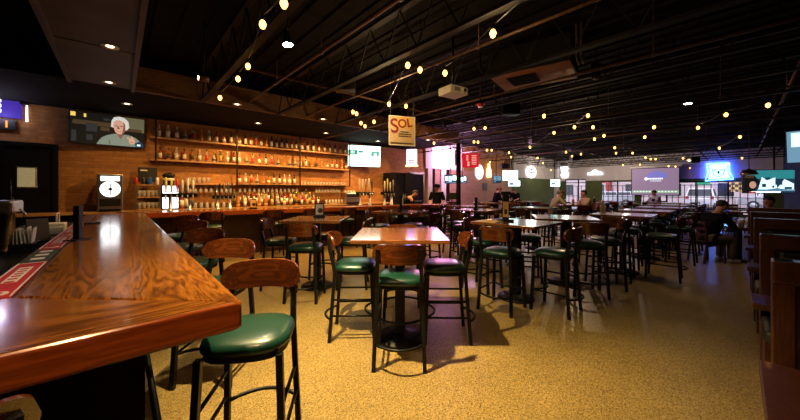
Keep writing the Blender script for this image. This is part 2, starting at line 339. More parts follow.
MB().box((d0 + .1, WB - .06, 1.15), (.05, .03, .5)).build('push_plate', 'steel', dr)
# dark doorway behind the far bar end
a, b = at_Y(408, 180, WB).x, at_Y(423, 180, WB).x
dr = struct(MB().box((a + .04, WB - .04, 1.15), (.08, .12, 2.3)).box((b - .04, WB - .04, 1.15), (.08, .12, 2.3)).box(((a + b) / 2, WB - .04, 2.3), (b - a, .12, .08)).build('door_3', 'steel'))
MB().box(((a + b) / 2, WB - .03, 1.12), (b - a - .16, .04, 2.24)).build('door_leaf', 'black_paint', dr)
MB().box(((a + b) / 2, WB - .07, 1.05), (b - a - .3, .03, .06)).build('push_bar', 'steel', dr)

# ------------------------------------------------------------------ the bar
BZ = 1.07; TH = .115
C0 = (.37, 1.36); RI = -.33                     # outer corner, inner edge
bd = Vector((.984, -.177, 0)); bn = Vector((.177, .984, 0))
E0 = Vector((.37, 8.05, 0)); E1 = E0 + bd * 8.05
bar = empty('bar_counter', (0, 0, 0), 'long varnished oak bar counter turning corners in front of the bottle shelves', 'bar counter')
def top(poly, name, m, z1=BZ, th=TH):
    me = MB().prism(poly, z1 - th, z1); me.mi = [0, 0] + [1] * len(poly); o = me.build(name, [m, 'bar_edge'], bar)
    bv = o.modifiers.new('bevel', 'BEVEL'); bv.width = .014; bv.segments = 3; bv.limit_method = 'ANGLE'; return o
top([(C0[0], C0[1]), (C0[0], 8.05), (RI, 8.6), (RI, C0[1] + .70 + .0)], 'countertop', 'bar_wood_y')
top([(-2.4, C0[1]), (C0[0] - .002, C0[1]), (RI - .002, C0[1] + .70), (-2.4, C0[1] + .70)], 'countertop', 'bar_wood_x')
q = [E0, E1, E1 + bn * .62, E0 + bn * .62 + bd * -.55]
top([(p.x + .004, p.y) for p in q], 'countertop', 'bar_wood_x')
MB().box((RI - .08, 5.3, BZ - .055), (.16, 6.4, .06)).build('drink_rail', 'booth_wood', bar)
MB().box((.0, 4.95, .475), (.16, 6.3, .95)).box((-1.2, C0[1] + .42, .475), (2.56, .16, .95)).build('front_panel', 'black_paint', bar)
pn = MB(); r3 = Matrix.Rotation(math.atan2(bd.y, bd.x), 3, 'Z'); mid = (E0 + E1) / 2 + bn * .34
pn.box((mid.x, mid.y, .475), (7.7, .14, .95), rot=r3); pn.build('front_panel', 'booth_wood', bar)
ft = MB(); ft.tube([(.16, 1.7, .2), (.16, 8.1, .2)], .02, 8)
for y in (2.2, 3.8, 5.4, 7.): ft.tube([(.16, y, .2), (.08, y, .2)], .012, 6)
ft.build('foot_rail', 'black_metal', bar)

# rail mats
def barmat(y0, y1, kind, label):
    w = .125; L = y1 - y0; o = empty('bar_mat', (RI - .085, (y0 + y1) / 2, BZ - .025), label, 'bar mat', group='runner mats along the bar rail')
    base = 'mat_red' if kind else 'mat_dark'
    MB().box((0, 0, .004), (w, L, .008), bev=.003).build('mat_base', base, o)
    if kind:
        m = MB(); m.box((0, L * .08, .0095), (w * .42, L * .46, .003)); m.build('white_panel', 'mat_white', o)
        m = MB(); m.lathe([(.042, .008), (.042, .011)], (0, -L / 2 + .09, 0), 20); m.build('round_emblem', 'mat_white', o)
        m = MB(); m.lathe([(.024, .011), (.024, .013)], (0, -L / 2 + .09, 0), 16); m.build('emblem_centre', 'mat_red', o)
        m = MB(); m.box((w * .46, 0, .0095), (w * .05, L * .97, .003)).box((-w * .46, 0, .0095), (w * .05, L * .97, .003)).box((0, L * .48, .0095), (w * .9, .008, .003)); m.build('border', 'mat_white', o)
        m = MB()
        for k in range(6): m.box((0, L * (.24 - .075 * k), .0118), (w * .26, L * .03, .002))
        m.build('lettering', 'mat_red', o)
    else:
        m = MB()
        for k in range(3): m.box((0, -L * .3 + L * .3 * k, .0095), (w * .5, L * .12, .003))
        m.build('grey_patch', 'mat_white', o)
barmat(2.15, 3.08, 1, 'red and white bar mat nearest the bar corner')
barmat(3.11, 3.68, 0, 'dark rubber bar mat between two red mats')
barmat(3.72, 4.65, 1, 'red and white bar mat just past the dark mat')
barmat(4.68, 5.61, 1, 'red and white bar mat third along the rail')
barmat(5.64, 6.57, 1, 'red and white bar mat farthest along the rail')

# things on / behind the near bar
p = at_z(78, 240, BZ)
o = empty('menu_stand', p, 'black upright menu stand standing on the near bar top', 'menu stand', rz=.95)
MB().box((0, 0, .006), (.17, .11, .012), bev=.004).build('base', 'plastic_black', o); MB().box((0, 0, .16), (.045, .05, .3), bev=.004).build('post', 'plastic_black', o)
p = at_z(92, 223, BZ); tag(MB().box((0, 0, .008), (.16, .26, .016), bev=.004).build('check_folder', 'plastic_black', None, p, .1), 'black check folder lying flat on the near bar', 'folder')
u = empty('underbar_shelf', (-.86, 5.2, 0), 'dark low shelf behind the near bar holding supplies', 'shelf')
MB().box((0, 0, .93), (.62, 5.6, .04)).build('worktop', 'black_metal', u); MB().box((0, 0, .45), (.5, 5.4, .9)).build('cabinet_body', 'black_paint', u)
p = at_X(7, 230, -.78)
o = empty('beer_tower', (-.78, p.y, .95), 'steel tap tower rising behind the near end of the bar', 'beer tap')
MB().lathe([(.09, 0), (.09, .02), (.05, .04), (.05, .36)], n=16).build('column', 'brass', o)
MB().box((0, .0, .42), (.14, .42, .12), bev=.02).build('tap_head', 'steel', o); MB().tube([(.0, .1, .48), (.0, .1, .68)], .012, 8).build('tap_handle', 'plastic_black', o)
MB().tube([(.09, -.1, .4), (.12, -.1, .36), (.12, -.1, .32)], .01, 8).build('spout', 'steel', o)
p = at_X(25, 250, -.66)
o = empty('menu_rack', (-.66, p.y, .95), 'black caddy packed with upright white menus behind the rail', 'menu holder')
MB().box((0, 0, .04), (.16, .28, .08)).build('tray', 'plastic_black', o)
for k in range(6): MB().box((-.055 + k * .022, random.uniform(-.03, .03), .13 + random.uniform(-.02, .02)), (.006, .16, .17), rot=Matrix.Rotation(random.uniform(-.12, .12), 3, 'Y')).build('menu', 'paper', o)
p = at_X(38, 227, -.66)
o = empty('menu_board', (-.66, p.y, .95), 'dark framed drinks board leaning behind the bar mats', 'menu board', rz=.5)
MB().box((0, 0, .14), (.17, .02, .25), rot=Matrix.Rotation(-.2, 3, 'X')).build('panel', 'sign_dark', o); MB().box((0, .05, .01), (.2, .14, .02)).build('foot', 'plastic_black', o)
p = at_X(52, 226, -.66)
tag(MB().box((0, 0, .05), (.22, .34, .1), bev=.01).box((0, 0, .12), (.18, .28, .04), bev=.008).build('napkin_stack', 'paper', None, (-.68, p.y, .95), .2), 'pile of white napkins beside the dark drinks board', 'napkins')
p = at_X(64, 213, -.6)
o = empty('garnish_tray', (-.66, p.y, .95), 'white handled caddy of bar tools far along the rail', 'caddy')
MB().box((0, 0, .05), (.16, .3, .1), bev=.01).build('tray', 'white_plastic', o); MB().tube([(0, -.12, .1), (0, -.12, .24), (0, .12, .24), (0, .12, .1)], .01, 6).build('handle', 'white_plastic', o)

# ------------------------------------------------------------------ back counter, shelves, bottles
BCX1 = at_Y(388, 180, 9.45).x - .03
bc = empty('back_counter', (3.2, 9.42, 0), 'long back counter under the bottle shelves on the brick wall', 'counter')
MB().box(((BCX1 - 2) / 2 - 3.2, 0, 1.04), (BCX1 + 2, .66, .04)).build('worktop', 'shelf_wood', bc); MB().box(((BCX1 - 2) / 2 - 3.2, .04, .51), (BCX1 + 1.9, .56, 1.02)).build('cabinet_body', 'black_paint', bc)
rs = MB().box((.15, .2, 1.12), (3.9, .24, .12)).box((.15, .02, 1.085), (3.9, .14, .05)); rs.build('bottle_riser', 'booth_wood', bc)
CT = 1.06
SX0 = at_Y(150, 135, 9.62).x; P1, P2, P3, P4 = [at_Y(v, 140, 9.6).x for v in (155.5, 236.3, 299, 348.5)]
SZ = (2.83, 2.29, 1.71); SYC = 9.66; SD = .26
sh = empty('shelf_unit', (0, 0, 0), 'wood and black pipe wall shelves full of liquor bottles', 'shelf')
for i, z in enumerate(SZ):
    x0 = SX0 if i < 2 else at_Y(186, 182, 9.6).x
    MB().box(((x0 + P4) / 2, SYC, z - .02), (P4 - x0, SD, .04)).build('shelf_board', 'shelf_wood', sh)
for X in (P1, P2, P3, P4):
    m = MB()
    z0 = 1.68 if X > P1 else 2.25
    m.box((X, SYC - SD / 2 - .015, (z0 + SOF) / 2), (.035, .03, SOF - z0)); m.build('post', 'black_metal', sh)
for z in (1.68,): MB().box(((P2 + P4) / 2, SYC - SD / 2 - .015, z), (P4 - P2, .03, .03)).build('lower_rail', 'black_metal', sh)

def prof(kind):
    if kind == 0: return [(.036, 0), (.038, .01), (.038, .17), (.03, .205), (.014, .235), (.013, .29)]
    if kind == 1: return [(.044, 0), (.046, .01), (.046, .13), (.04, .165), (.016, .19), (.014, .245)]
    if kind == 2: return [(.033, 0), (.034, .008), (.033, .2), (.024, .24), (.013, .265), (.013, .32)]
    if kind == 3: return [(.05, 0), (.052, .012), (.05, .1), (.03, .15), (.015, .18), (.014, .25)]
    return [(.040, 0), (.042, .01), (.036, .09), (.042, .16), (.03, .2), (.014, .225), (.014, .3)]
BK = {}
KINDS = [('clear', 'glass_clear', 'label_white', 'cap_white', 0), ('amber', 'glass_amber', 'label_white', 'cap_black', 1), ('dark', 'glass_dark', 'label_white', 'cap_black', 2),
         ('pale', 'glass_pale', 'label_black', 'cap_gold', 3), ('green', 'glass_green', 'label_gold', 'cap_gold', 2), ('red-brown', 'glass_red', 'label_white', 'cap_black', 0),
         ('gold', 'glass_amber', 'label_gold', 'cap_gold', 4), ('clear tall', 'glass_clear', 'label_red', 'cap_black', 2), ('whisky', 'glass_amber', 'label_black', 'cap_black', 0)]
def bottle(kind, loc, label, group, s=1.):
    if kind not in BK:
        nm, g, l, c, pk = KINDS[kind]; pr = prof(pk)
        o = MB().lathe(pr, n=12).build('bottle', g)
        r = max(p[0] for p in pr[:3]) + .0012; zb_, zt_ = pr[1][1] + .03, pr[2][1] - .015
        if pk in (3, 4): r = pr[1][0] + .0015; zt_ = min(zt_, .085)
        MB().lathe([(r, zb_), (r, zt_)], n=12).build('label_band', l, o)
        MB().lathe([(.017, pr[-1][1] - .035), (.017, pr[-1][1] + .012)], n=10).build('cap', c, o)
        BK[kind] = o; used = False
    else: used = True
    o = copy_tree(BK[kind]) if used else BK[kind]
    o.location = loc; o.scale = (s, s, s); o.rotation_euler.z = random.uniform(0, 6)
    return tag(o, label, 'bottle', group)
rows = [  # shelf, bay, kinds, x0, x1 (fraction in bay)
    (0, 0, [0, 0, 0, 3, 7, 6, 0, 5, 1, 2], .04, .93), (0, 1, [1, 2, 5, 7, 5, 6, 2, 2, 2, 2, 5, 2], .05, .95), (0, 2, [5, 2, 2, 5, 5, 2, 2, 2, 5], .06, .93),
    (1, 0, [5, 8, 0, 5, 8, 0, 7, 3, 4, 0, 5], .05, .97), (1, 1, [0, 3, 7, 5, 2, 7, 3, 6, 3, 3], .05, .94), (1, 2, [0, 2, 6, 8, 6, 1, 5, 5, 6, 1], .03, .96),
    (2, 1, [5, 0, 7, 3, 6, 1, 2, 2, 0, 0, 2], .05, .93)]
bays = [(P1, P2), (P2, P3), (P3, P4)]
bayname = ['bay next to the large television', 'middle bay of the wall shelves', 'bay beside the bright television']
shname = ['top', 'middle', 'lowest']
for s_, b_, ks, f0, f1 in rows:
    x0, x1 = bays[b_]
    for k, kd in enumerate(ks):
        fx = f0 + (f1 - f0) * k / (len(ks) - 1)
        lb = f'{KINDS[kd][0]} bottle, {ORD[k]} along the {shname[s_]} board, {bayname[b_]}'
        bottle(kd, (x0 + (x1 - x0) * fx, SYC - .03 + random.uniform(-.02, .02), SZ[s_]), lb, f'bottles on the {shname[s_]} shelf', random.uniform(.98, 1.1))
# speed rail of bottles on the back counter
x0, x1 = at_Y(236, 200, 9.45).x, at_Y(318, 200, 9.45).x
for r_, (n, y, z, nm) in enumerate([(19, 9.62, CT + .12, 'rear riser'), (17, 9.44, CT + .05, 'front riser'), (14, 9.26, CT, 'counter edge')]):
    for k in range(n):
        xx = x0 + (x1 - x0) * (k + .5 * (r_ % 2)) / (n - .5); kd = random.choice([0, 7, 3, 2, 4, 2, 8, 6, 5, 8, 2, 3])
        bottle(kd, (xx, y + random.uniform(-.015, .015), z), f'{KINDS[kd][0]} bottle, {ORD[k]} in the {nm} row on the back counter', 'bottles crowding the back counter', random.uniform(.95, 1.15))
# glasses
GK = {}
def glass(kind, loc, label, group, flip=False, s=1.):
    if kind not in GK:
        if kind == 'wine': m = MB().lathe([(.034, 0), (.034, .004), (.005, .012), (.005, .09), (.02, .1), (.04, .13), (.042, .16), (.033, .2), (.030, .2), (.038, .16), (.036, .132), (.004, .106)], n=14); o = m.build('wine_glass', 'glass_clear')
        elif kind == 'pint': m = MB().lathe([(.03, 0), (.043, .15), (.040, .15), (.028, .01)], n=14); o = m.build('pint_glass', 'glass_clear')
        else: m = MB().lathe([(.034, 0), (.036, .1), (.033, .1), (.031, .01)], n=14); o = m.build('tumbler', 'glass_clear')
        GK[kind] = o
    else: o = copy_tree(GK[kind])
    o.location = loc; o.scale = (s, s, s)
    if flip: o.rotation_euler.x = PI
    return tag(o, label, 'glass', group)
for k in range(9): glass('wine', (at_Y(190, 190, 9.6).x + k * .12, 9.62, 1.67), f'stemmed glass hanging {ORD[k]} from the television under the low shelf', 'hanging stemware near the taps', True)
for k in range(14): glass('wine', (P2 + .1 + k * .13, 9.62, 1.67), f'stemmed glass hanging {ORD[k]} under the middle lowest board', 'hanging stemware, middle bay', True)
for k in range(9): glass('wine', (P3 + .62 + k * .11, 9.62, 1.67), f'stemmed glass hanging {ORD[k]} under the empty end board', 'hanging stemware, end bay', True, 1.1)
for k in range(5): glass('pint', (at_Y(187, 180, 9.6).x + .05 + k * .11, 9.62, SZ[2]), f'clear glass standing {ORD[k]} on the low board near the taps', 'glasses on the low board')
for k in range(15): glass('tumbler', (P3 + .1 + k * .115, 9.62, SZ[2]), f'clear tumbler {ORD[k]} along the lowest board near the bright television', 'tumblers on the end board')
for k in range(8): glass('pint', (at_Y(325, 200, 9.4).x + k * .12, 9.3, CT), f'clear glass {ORD[k]} on the back counter past the bottles', 'glasses on the back counter')
for k in range(7): glass('pint', (at_Y(195, 205, 9.4).x + k * .13, 9.35, CT), f'upturned pint glass {ORD[k]} on the counter between the taps', 'upturned glasses between taps', True).location.z = CT + .15

# ---- equipment on the back counter
X = at_Y(110.5, 190, 9.4).x
o = empty('drink_machine', (X, 9.42, CT), 'steel drink machine with glowing round white face beside the door', 'drink machine')
MB().box((0, 0, .41), (.42, .36, .82), bev=.015).build('cabinet', 'steel', o)
MB().box((0, -.185, .72), (.3, .012, .1)).build('lit_header', 'lit_white', o)
m = MB(); n = 28; m.extr([(.165 * math.cos(2 * PI * k / n), .17 * math.sin(2 * PI * k / n)) for k in range(n)], -.195, -.18, 0, (0, 0, .49)); m.build('lit_dial', 'lit_white', o)
m = MB(); m.box((0, -.2, .49), (.02, .01, .26)).box((0, -.2, .49), (.07, .01, .05)).box((.1, -.2, .53), (.04, .01, .02)).box((-.09, -.2, .47), (.04, .01, .02)); m.build('dial_marks', 'sign_dark', o)
MB().box((0, -.19, .2), (.34, .02, .16)).build('dispenser_bay', 'plastic_black', o); MB().box((0, -.24, .03), (.34, .14, .05)).build('drip_tray', 'black_metal', o)
x0, x1 = at_Y(135.5, 190, 9.45).x, at_Y(160, 190, 9.45).x
o = empty('glass_rack', ((x0 + x1) / 2, 9.45, CT), 'wooden rack of glasses beside the lit drinks cooler', 'rack')
W = x1 - x0; m = MB(); m.box((-W / 2 + .01, 0, .3), (.02, .34, .6)).box((W / 2 - .01, 0, .3), (.02, .34, .6)).build('side_panel', 'steel', o)
for z in (.02, .3, .59): MB().box((0, 0, z), (W - .04, .34, .02)).build('rack_board', 'shelf_wood', o)
for k in range(5):
    for j, z in enumerate((.03, .31)): glass('pint', ((x0 + x1) / 2 - W / 2 + .07 + k * (W - .13) / 4, 9.36, CT + z), f'pint glass {ORD[k]} on the {"lower upper".split()[j]} board of the glass rack', 'glasses in the rack')
for k, (c, lab) in enumerate([('red_plastic', 'red'), ('cap_black', 'black'), ('tv_navy', 'navy'), ('white_plastic', 'white')]):
    t = empty('drink_can', ((x0 + x1) / 2 - .22 + k * .13, 9.36, CT + .6), f'{lab} drink can standing on top of the glass rack', 'can', group='cans on the glass rack')
    MB().lathe([(.027, 0), (.033, .012), (.033, .15), (.027, .165)], n=14).build('can_body', c, t); MB().lathe([(.026, .165), (.026, .168)], n=14).build('can_lid', 'steel', t)
o = empty('order_terminal', ((x0 + x1) / 2, 9.56, CT + .6), 'black box terminal standing behind cans on the glass rack', 'terminal')
MB().box((0, 0, .24), (.36, .06, .34), rot=Matrix.Rotation(-.15, 3, 'X')).build('screen', 'plastic_black', o); MB().box((0, .02, .04), (.16, .14, .08)).build('stand', 'plastic_black', o)
MB().box((-.07, -.036, .34), (.13, .006, .03), rot=Matrix.Rotation(-.15, 3, 'X')).build('lettering', 'label_white', o)
x0, x1 = at_Y(160.5, 190, 9.4).x, at_Y(179, 190, 9.4).x; W = x1 - x0
o = empty('drinks_cooler', ((x0 + x1) / 2, 9.44, CT), 'bright glass-door drinks cooler on the counter by the taps', 'cooler')
MB().box((0, .02, .3), (W, .34, .6), bev=.01).build('cabinet', 'plastic_black', o); MB().box((0, -.155, .3), (W - .06, .012, .54)).build('lit_door', 'lit_white', o)
m = MB(); [m.box((0, -.166, z), (W - .06, .008, .012)) for z in (.16, .3, .44)]; m.build('cooler_grille', 'steel', o)
o = empty('coffee_urn', ((x0 + x1) / 2 - .02, 9.42, CT + .6), 'round black urn sitting on the lit cooler', 'urn')
MB().lathe([(.1, 0), (.11, .03), (.11, .2), (.13, .21), (.13, .25), (.04, .3)], n=18).build('urn_body', 'plastic_black', o); MB().lathe([(.114, .1), (.114, .16)], n=18).build('band', 'label_white', o)
for k in range(3): bottle([5, 2, 8][k], (x1 + .06 + k * .11, 9.5, CT), f'{KINDS[[5, 2, 8][k]][0]} bottle {ORD[k]} in the short row right beside the lit cooler', 'bottles beside the cooler', 1.4)

def tap_tower(pxx, hs, label, d_off=.42, sc=1.):
    r = ray(pxx, 200)                     # stands along the rear edge of the far bar
    t = ((E0 + bn * d_off).x * bn.x + (E0 + bn * d_off).y * bn.y) / (r.x * bn.x + r.y * bn.y)
    o = empty('tap_tower', (r.x * t, r.y * t, BZ), label, 'beer tap', rz=math.atan2(bd.y, bd.x)); o.scale = (sc,) * 3
    n = len(hs); W = .085 * n
    for sx in (-1, 1): MB().lathe([(.05, 0), (.05, .015), (.028, .03), (.028, .27)], (sx * W * .3, 0, 0), 14).build('pillar', 'steel', o)
    MB().box((0, 0, .3), (W + .06, .09, .08), bev=.012).build('crossbar', 'black_metal', o)
    for k, c in enumerate(hs):
        X = -W / 2 + .0425 + k * .085; h = random.uniform(.22, .32)
        t_ = MB().lathe([(.010, 0), (.013, .05), (.021, h * .6), (.018, h), (.006, h + .02)], (X, -.05, .35), 10).build('tap_handle', c, o)
        MB().tube([(X, -.04, .3), (X, -.1, .29), (X, -.11, .22)], .011, 8).build('spout', 'steel', o)
    return o
tap_tower(180, ['tap_yellow', 'tap_yellow', 'tap_red', 'tap_white', 'tap_white', 'tap_white'], 'tap tower with yellow and red handles in front of the lit cooler', sc=1.15)
tap_tower(224, ['cap_black', 'plastic_black', 'brass', 'steel', 'plastic_black'], 'tap tower with black handles between cooler and bottle rows')
tap_tower(365, ['tap_white', 'tap_white', 'steel', 'tap_white', 'plastic_black'], 'tap tower with white handles below the bright television', sc=1.2)
tap_tower(388, ['tap_white', 'tap_yellow', 'tap_white', 'steel'], 'tap tower with pale handles nearest the black fridge', sc=1.2)
def card_holder(p, label, m2='paper', h=.24, w=.13, rz=0., grp=None):
    o = empty('card_holder', p, label, 'card holder', rz=rz)
    MB().box((0, 0, .012), (w + .04, .09, .024), bev=.004).build('base', 'plastic_black', o)
    MB().box((0, 0, .02 + h / 2), (w, .024, h), bev=.004).build('frame', 'plastic_black', o)
    MB().box((0, -.0135, .02 + h / 2), (w - .03, .004, h - .04)).build('card', m2, o)
    n = 18; MB().extr([(w * .28 * math.cos(2 * PI * k / n), w * .28 * math.sin(2 * PI * k / n)) for k in range(n)], -.018, -.0155, 0, (w * .1, 0, .02 + h * .42)).build('round_picture', 'sign_dark', o)
    return o
def toward_cam(p): return -math.atan2(p[0], p[1])   # local -Y looks back along the line to the room's near corner
pp = E0 + bd * 2.02 + bn * .3; card_holder((pp.x, pp.y, BZ), 'small framed drinks card standing by the black tap handles', 'paper_orange', .22, .15, toward_cam(pp))
X = at_Y(350, 197, 9.3).x
o = empty('espresso_machine', (X, 9.32, CT), 'silver coffee machine on the back counter under the bright television', 'coffee machine')
MB().box((0, 0, .2), (.55, .4, .36), bev=.02).build('housing', 'steel', o); MB().box((0, -.21, .28), (.5, .04, .1)).build('control_panel', 'plastic_black', o)
MB().box((0, -.22, .03), (.5, .16, .05)).build('drip_tray', 'black_metal', o)
m = MB(); [m.lathe([(.03, 0), (.035, .07)], (-.18 + k * .12, 0, .38), 12) for k in range(4)]; m.build('cup_row', 'white_plastic', o)
x0, x1 = at_Y(388, 180, 9.45).x, at_Y(407, 180, 9.45).x
o = empty('bar_fridge', ((x0 + x1) / 2, 9.42, 0), 'tall black fridge against the pink-lit brick wall', 'fridge')
h = at_Y(397, 172.5, 9.1).z
MB().box((0, 0, h / 2), (x1 - x0, .68, h), bev=.01).build('cabinet', 'black_paint', o)
for s in (-1, 1):
    t_ = MB().box((s * (x1 - x0) / 4, -.35, h / 2), ((x1 - x0) / 2 - .03, .03, h - .12)).build('fridge_door', 'black_paint', o); MB().tube([(s * .05, -.39, .9), (s * .05, -.39, 1.4)], .012, 6).build('handle', 'steel', t_)

# ------------------------------------------------------------------ televisions
def tv(name, c, w, h, n, label, tilt=0., pic=(), base='tv_dark', mats=(), mount=None, d=.05):
    """c = centre, n = facing direction in plan; pic = [(material, [(u,v)...])] on a unit screen"""
    o = empty('television', c, label, 'television', rz=math.atan2(n[0], -n[1]))
    R = Matrix.Rotation(tilt, 3, 'X')
    MB().box((0, 0, 0), (w, d, h), rot=R, bev=.006).build('casing', 'plastic_black', o)
    mats = [base]; m = MB(); sw, sh_ = w - .03, h - .03
    def P(u, v, k): return R @ Vector(((u - .5) * sw, -d / 2 - .002 - k * .0006, (v - .5) * sh_))
    m.add([P(0, 0, 0), P(1, 0, 0), P(1, 1, 0), P(0, 1, 0)], [(0, 1, 2, 3)], 0)
    for k, (mt, poly) in enumerate(pic):
        if mt not in mats: mats.append(mt)
        m.add([P(min(.995, max(.005, u)), min(.995, max(.005, v)), k + 1) for u, v in poly], [tuple(range(len(poly)))], mats.index(mt))
    m.build('screen', mats, o)
    if mount:
        if mount[0] == 'pole': MB().tube([(mount[1], .03 + d / 2, 0), (mount[1], .05 + d / 2, h * .3), (mount[1], .05 + d / 2, mount[2] - c[2])], .022, 8).build('mount_pole', 'black_metal', o)
        else: MB().box((0, d / 2 + mount[1] / 2, 0), (.3, mount[1], .2)).build('wall_bracket', 'black_metal', o)
    return o
def rc(u0, v0, u1, v1): return [(u0, v0), (u1, v0), (u1, v1), (u0, v1)]
def el(u, v, a, b, n=16): return [(u + a * math.cos(2 * PI * k / n), v + b * math.sin(2 * PI * k / n)) for k in range(n)]
man = [('tv_brown', rc(.04, .60, .52, .74)), ('tv_slate', rc(.2, .4, .34, .66)), ('tv_dark', rc(.1, .74, .16, 1)), ('tv_olive', rc(.70, .45, 1, 1)), ('tv_dark', rc(.7, .42, 1, .52)), ('tv_brown', rc(.74, .52, .96, .62)), ('tv_gold', rc(0.01, .84, .07, .97)), ('tv_gold', rc(.17, .84, .2, .95)),
       ('tv_brown', rc(.03, .62, .2, .68)), ('tv_slate', rc(.02, .05, .08, .4)), ('tv_slate', rc(.2, .12, .28, .3)), ('tv_brown', rc(.38, .46, .5, .58)), ('tv_slate', rc(.42, .8, .5, .88)),
       ('tv_shirt', [(.33, 0), (.36, .12), (.40, .24), (.47, .33), (.57, .40), (.76, .40), (.86, .33), (.94, .2), (.99, 0)]), ('tv_olive', [(.5, .02), (.49, .18), (.505, .18), (.515, .02)]), ('tv_hair', [(.52, .62), (.525, .82), (.56, .95), (.63, 1.), (.70, .97), (.76, .86), (.775, .66), (.74, .55), (.56, .6)]),
       ('tv_skin', [(.55, .62), (.555, .78), (.585, .85), (.64, .87), (.69, .83), (.715, .74), (.72, .58), (.705, .46), (.665, .38), (.62, .38), (.58, .46)]), ('tv_shadow', [(.69, .82), (.715, .74), (.72, .58), (.705, .46), (.665, .38), (.68, .5), (.69, .66)]),
       ('tv_shadow', rc(.572, .665, .615, .685)), ('tv_shadow', rc(.64, .665, .685, .685)), ('tv_dark', rc(.585, .648, .605, .662)), ('tv_dark', rc(.652, .648, .672, .662)), ('tv_shadow', [(.612, .66), (.628, .66), (.64, .565), (.6, .565)]), ('tv_shadow', rc(.595, .495, .655, .515)), ('tv_hair', rc(.6, .52, .65, .535)),
       ('tv_shadow', [(.605, .40), (.655, .22), (.70, .40)]), ('tv_skin', el(.815, .19, .045, .11)), ('tv_skin', [(.785, .2), (.74, .3), (.75, .34), (.80, .27)]), ('tv_skin', [(.82, .26), (.80, .36), (.815, .37), (.845, .27)]), ('tv_shadow', [(.78, .16), (.81, .14), (.84, .17), (.81, .17)]), ('tv_navy', [(.87, 0), (.86, .12), (.93, .22), (.985, .12), (.99, 0)]), ('tv_pale', rc(.89, .04, .94, .1))]
c = (at_Y(68.5, 130, 9.6) + at_Y(145.3, 130, 9.6)) / 2; w = at_Y(145.3, 130, 9.6).x - at_Y(68.5, 130, 9.6).x
tv('tv', (c.x, 9.6, at_Y(107, 130, 9.6).z), w + .0, .70, (.12, -1), 'television showing a grey-haired man talking on the brick wall', .1, man, mount=('wall', .15))
game = [('tv_teal', rc(.0, .55, .28, .78)), ('tv_green', rc(.06, .6, .2, .75)), ('tv_teal', rc(.3, .65, .45, .76)), ('tv_teal', rc(.45, .7, .68, .74)), ('tv_teal', rc(.7, .5, .96, .75)), ('tv_white', rc(.1, .64, .14, .72)), ('tv_white', rc(.8, .56, .88, .66)), ('tv_green', rc(.08, .48, .24, .52))]
a, b = at_Y(348.5, 156, 9.3), at_Y(378.5, 156, 9.6)
tv('tv', ((a.x + b.x) / 2, 9.45, at_Y(362, 156, 9.45).z), 1.28, .80, (-.35, -1), 'bright television with pale sports picture at the shelf end', .08, game, base='tv_white', mount=('wall', .26))
ball = [('tv_teal', rc(0, .62, 1, 1)), ('tv_dark', [(0, 0), (.2, 0), (.32, .5), (.22, .75), (0, .8)]), ('tv_skin', el(.18, .35, .07, .16)), ('tv_brown', rc(.02, .66, .2, .78)), ('tv_pale', [(.28, .1), (.36, .7), (.46, .55), (.62, .68), (.66, .2)]), ('tv_pale', [(.66, .2), (.8, .6), (.98, .4), (.98, .12)]),
        ('tv_navy', rc(.62, .35, .76, .62)), ('tv_navy', rc(.42, .58, .52, .68)), ('tv_navy', rc(.36, .25, .44, .4)), ('tv_navy', rc(.8, .16, .94, .26)), ('tv_navy', rc(.56, .22, .6, .32)), ('tv_blue', rc(.26, .08, 1, .15)), ('tv_white', rc(.14, .01, .72, .06)), ('tv_red', rc(.1, .0, .24, .05))]
tv('tv', at_d(768, 181.5, 8.6), 1.2, .66, (-RT.x * .2 - FW.x, -RT.y * .2 - FW.y), 'television with teal sports picture hanging before the right windows', 0, ball, base='tv_navy', mount=('pole', .2, 3.9))
fig = [('tv_pale', rc(.05, .5, .3, .95)), ('tv_pale', rc(.35, .1, .6, .6)), ('tv_white', rc(.1, .65, .2, .8)), ('tv_pale', rc(.3, .65, .5, .75)), ('tv_navy', rc(.6, 0, 1, 1)), ('tv_blue', rc(.1, .25, .25, .4))]
tv('tv', at_d(834, 144, 6.4), 1.25, .72, (-.985, .17), 'tilted television high on the booth side with blue picture', .2, fig, base='tv_blue', mount=('pole', .1, 3.9))
two2 = [('tv_white', rc(.04, .3, .24, .8)), ('tv_pale', rc(.3, .2, .55, .85)), ('tv_white', rc(.62, .35, .9, .9)), ('tv_blue', rc(.1, .05, .9, .15))]
two = [('tv_navy', rc(0, 0, 1, .35)), ('tv_blue', rc(.05, .1, .3, .25)), ('tv_navy', rc(.4, .45, .5, .9)), ('tv_blue', rc(.7, .5, .8, .8))]
tv('tv', at_d(451, 179, 14.3), .62, .42, (-FW.x, -FW.y), 'small television before tan brick beside the black column', 0, two2, base='tv_navy', mount=('pole', 0, 3.9))
tv('tv', at_d(462.8, 179.5, 14.6), .40, .36, (-FW.x, -FW.y), 'smaller television half hidden by the black column', 0, two2, base='tv_navy', mount=('pole', 0, 3.9))
tv('tv', at_d(497, 179.5, 15), .44, .36, (-FW.x + .3, -FW.y), 'small blue television below the orange bottle neon', 0, two, base='tv_blue', mount=('pole', 0, 3.9))
tv('tv', at_d(510, 175.5, 14.6), .76, .50, (-FW.x, -FW.y), 'bright white television hanging before the green wall', 0, [('tv_pale', rc(.1, .4, .6, .43))], base='tv_white', mount=('pole', 0, 3.9))
tv('tv', at_d(514, 183.5, 15.4), .62, .30, (-FW.x, -FW.y), 'low wide television tucked under the bright white one', 0, [('tv_blue', rc(.1, .2, .45, .7)), ('tv_gold', rc(.2, .8, .5, .95))], base='tv_white', mount=('pole', -.1, 3.9))
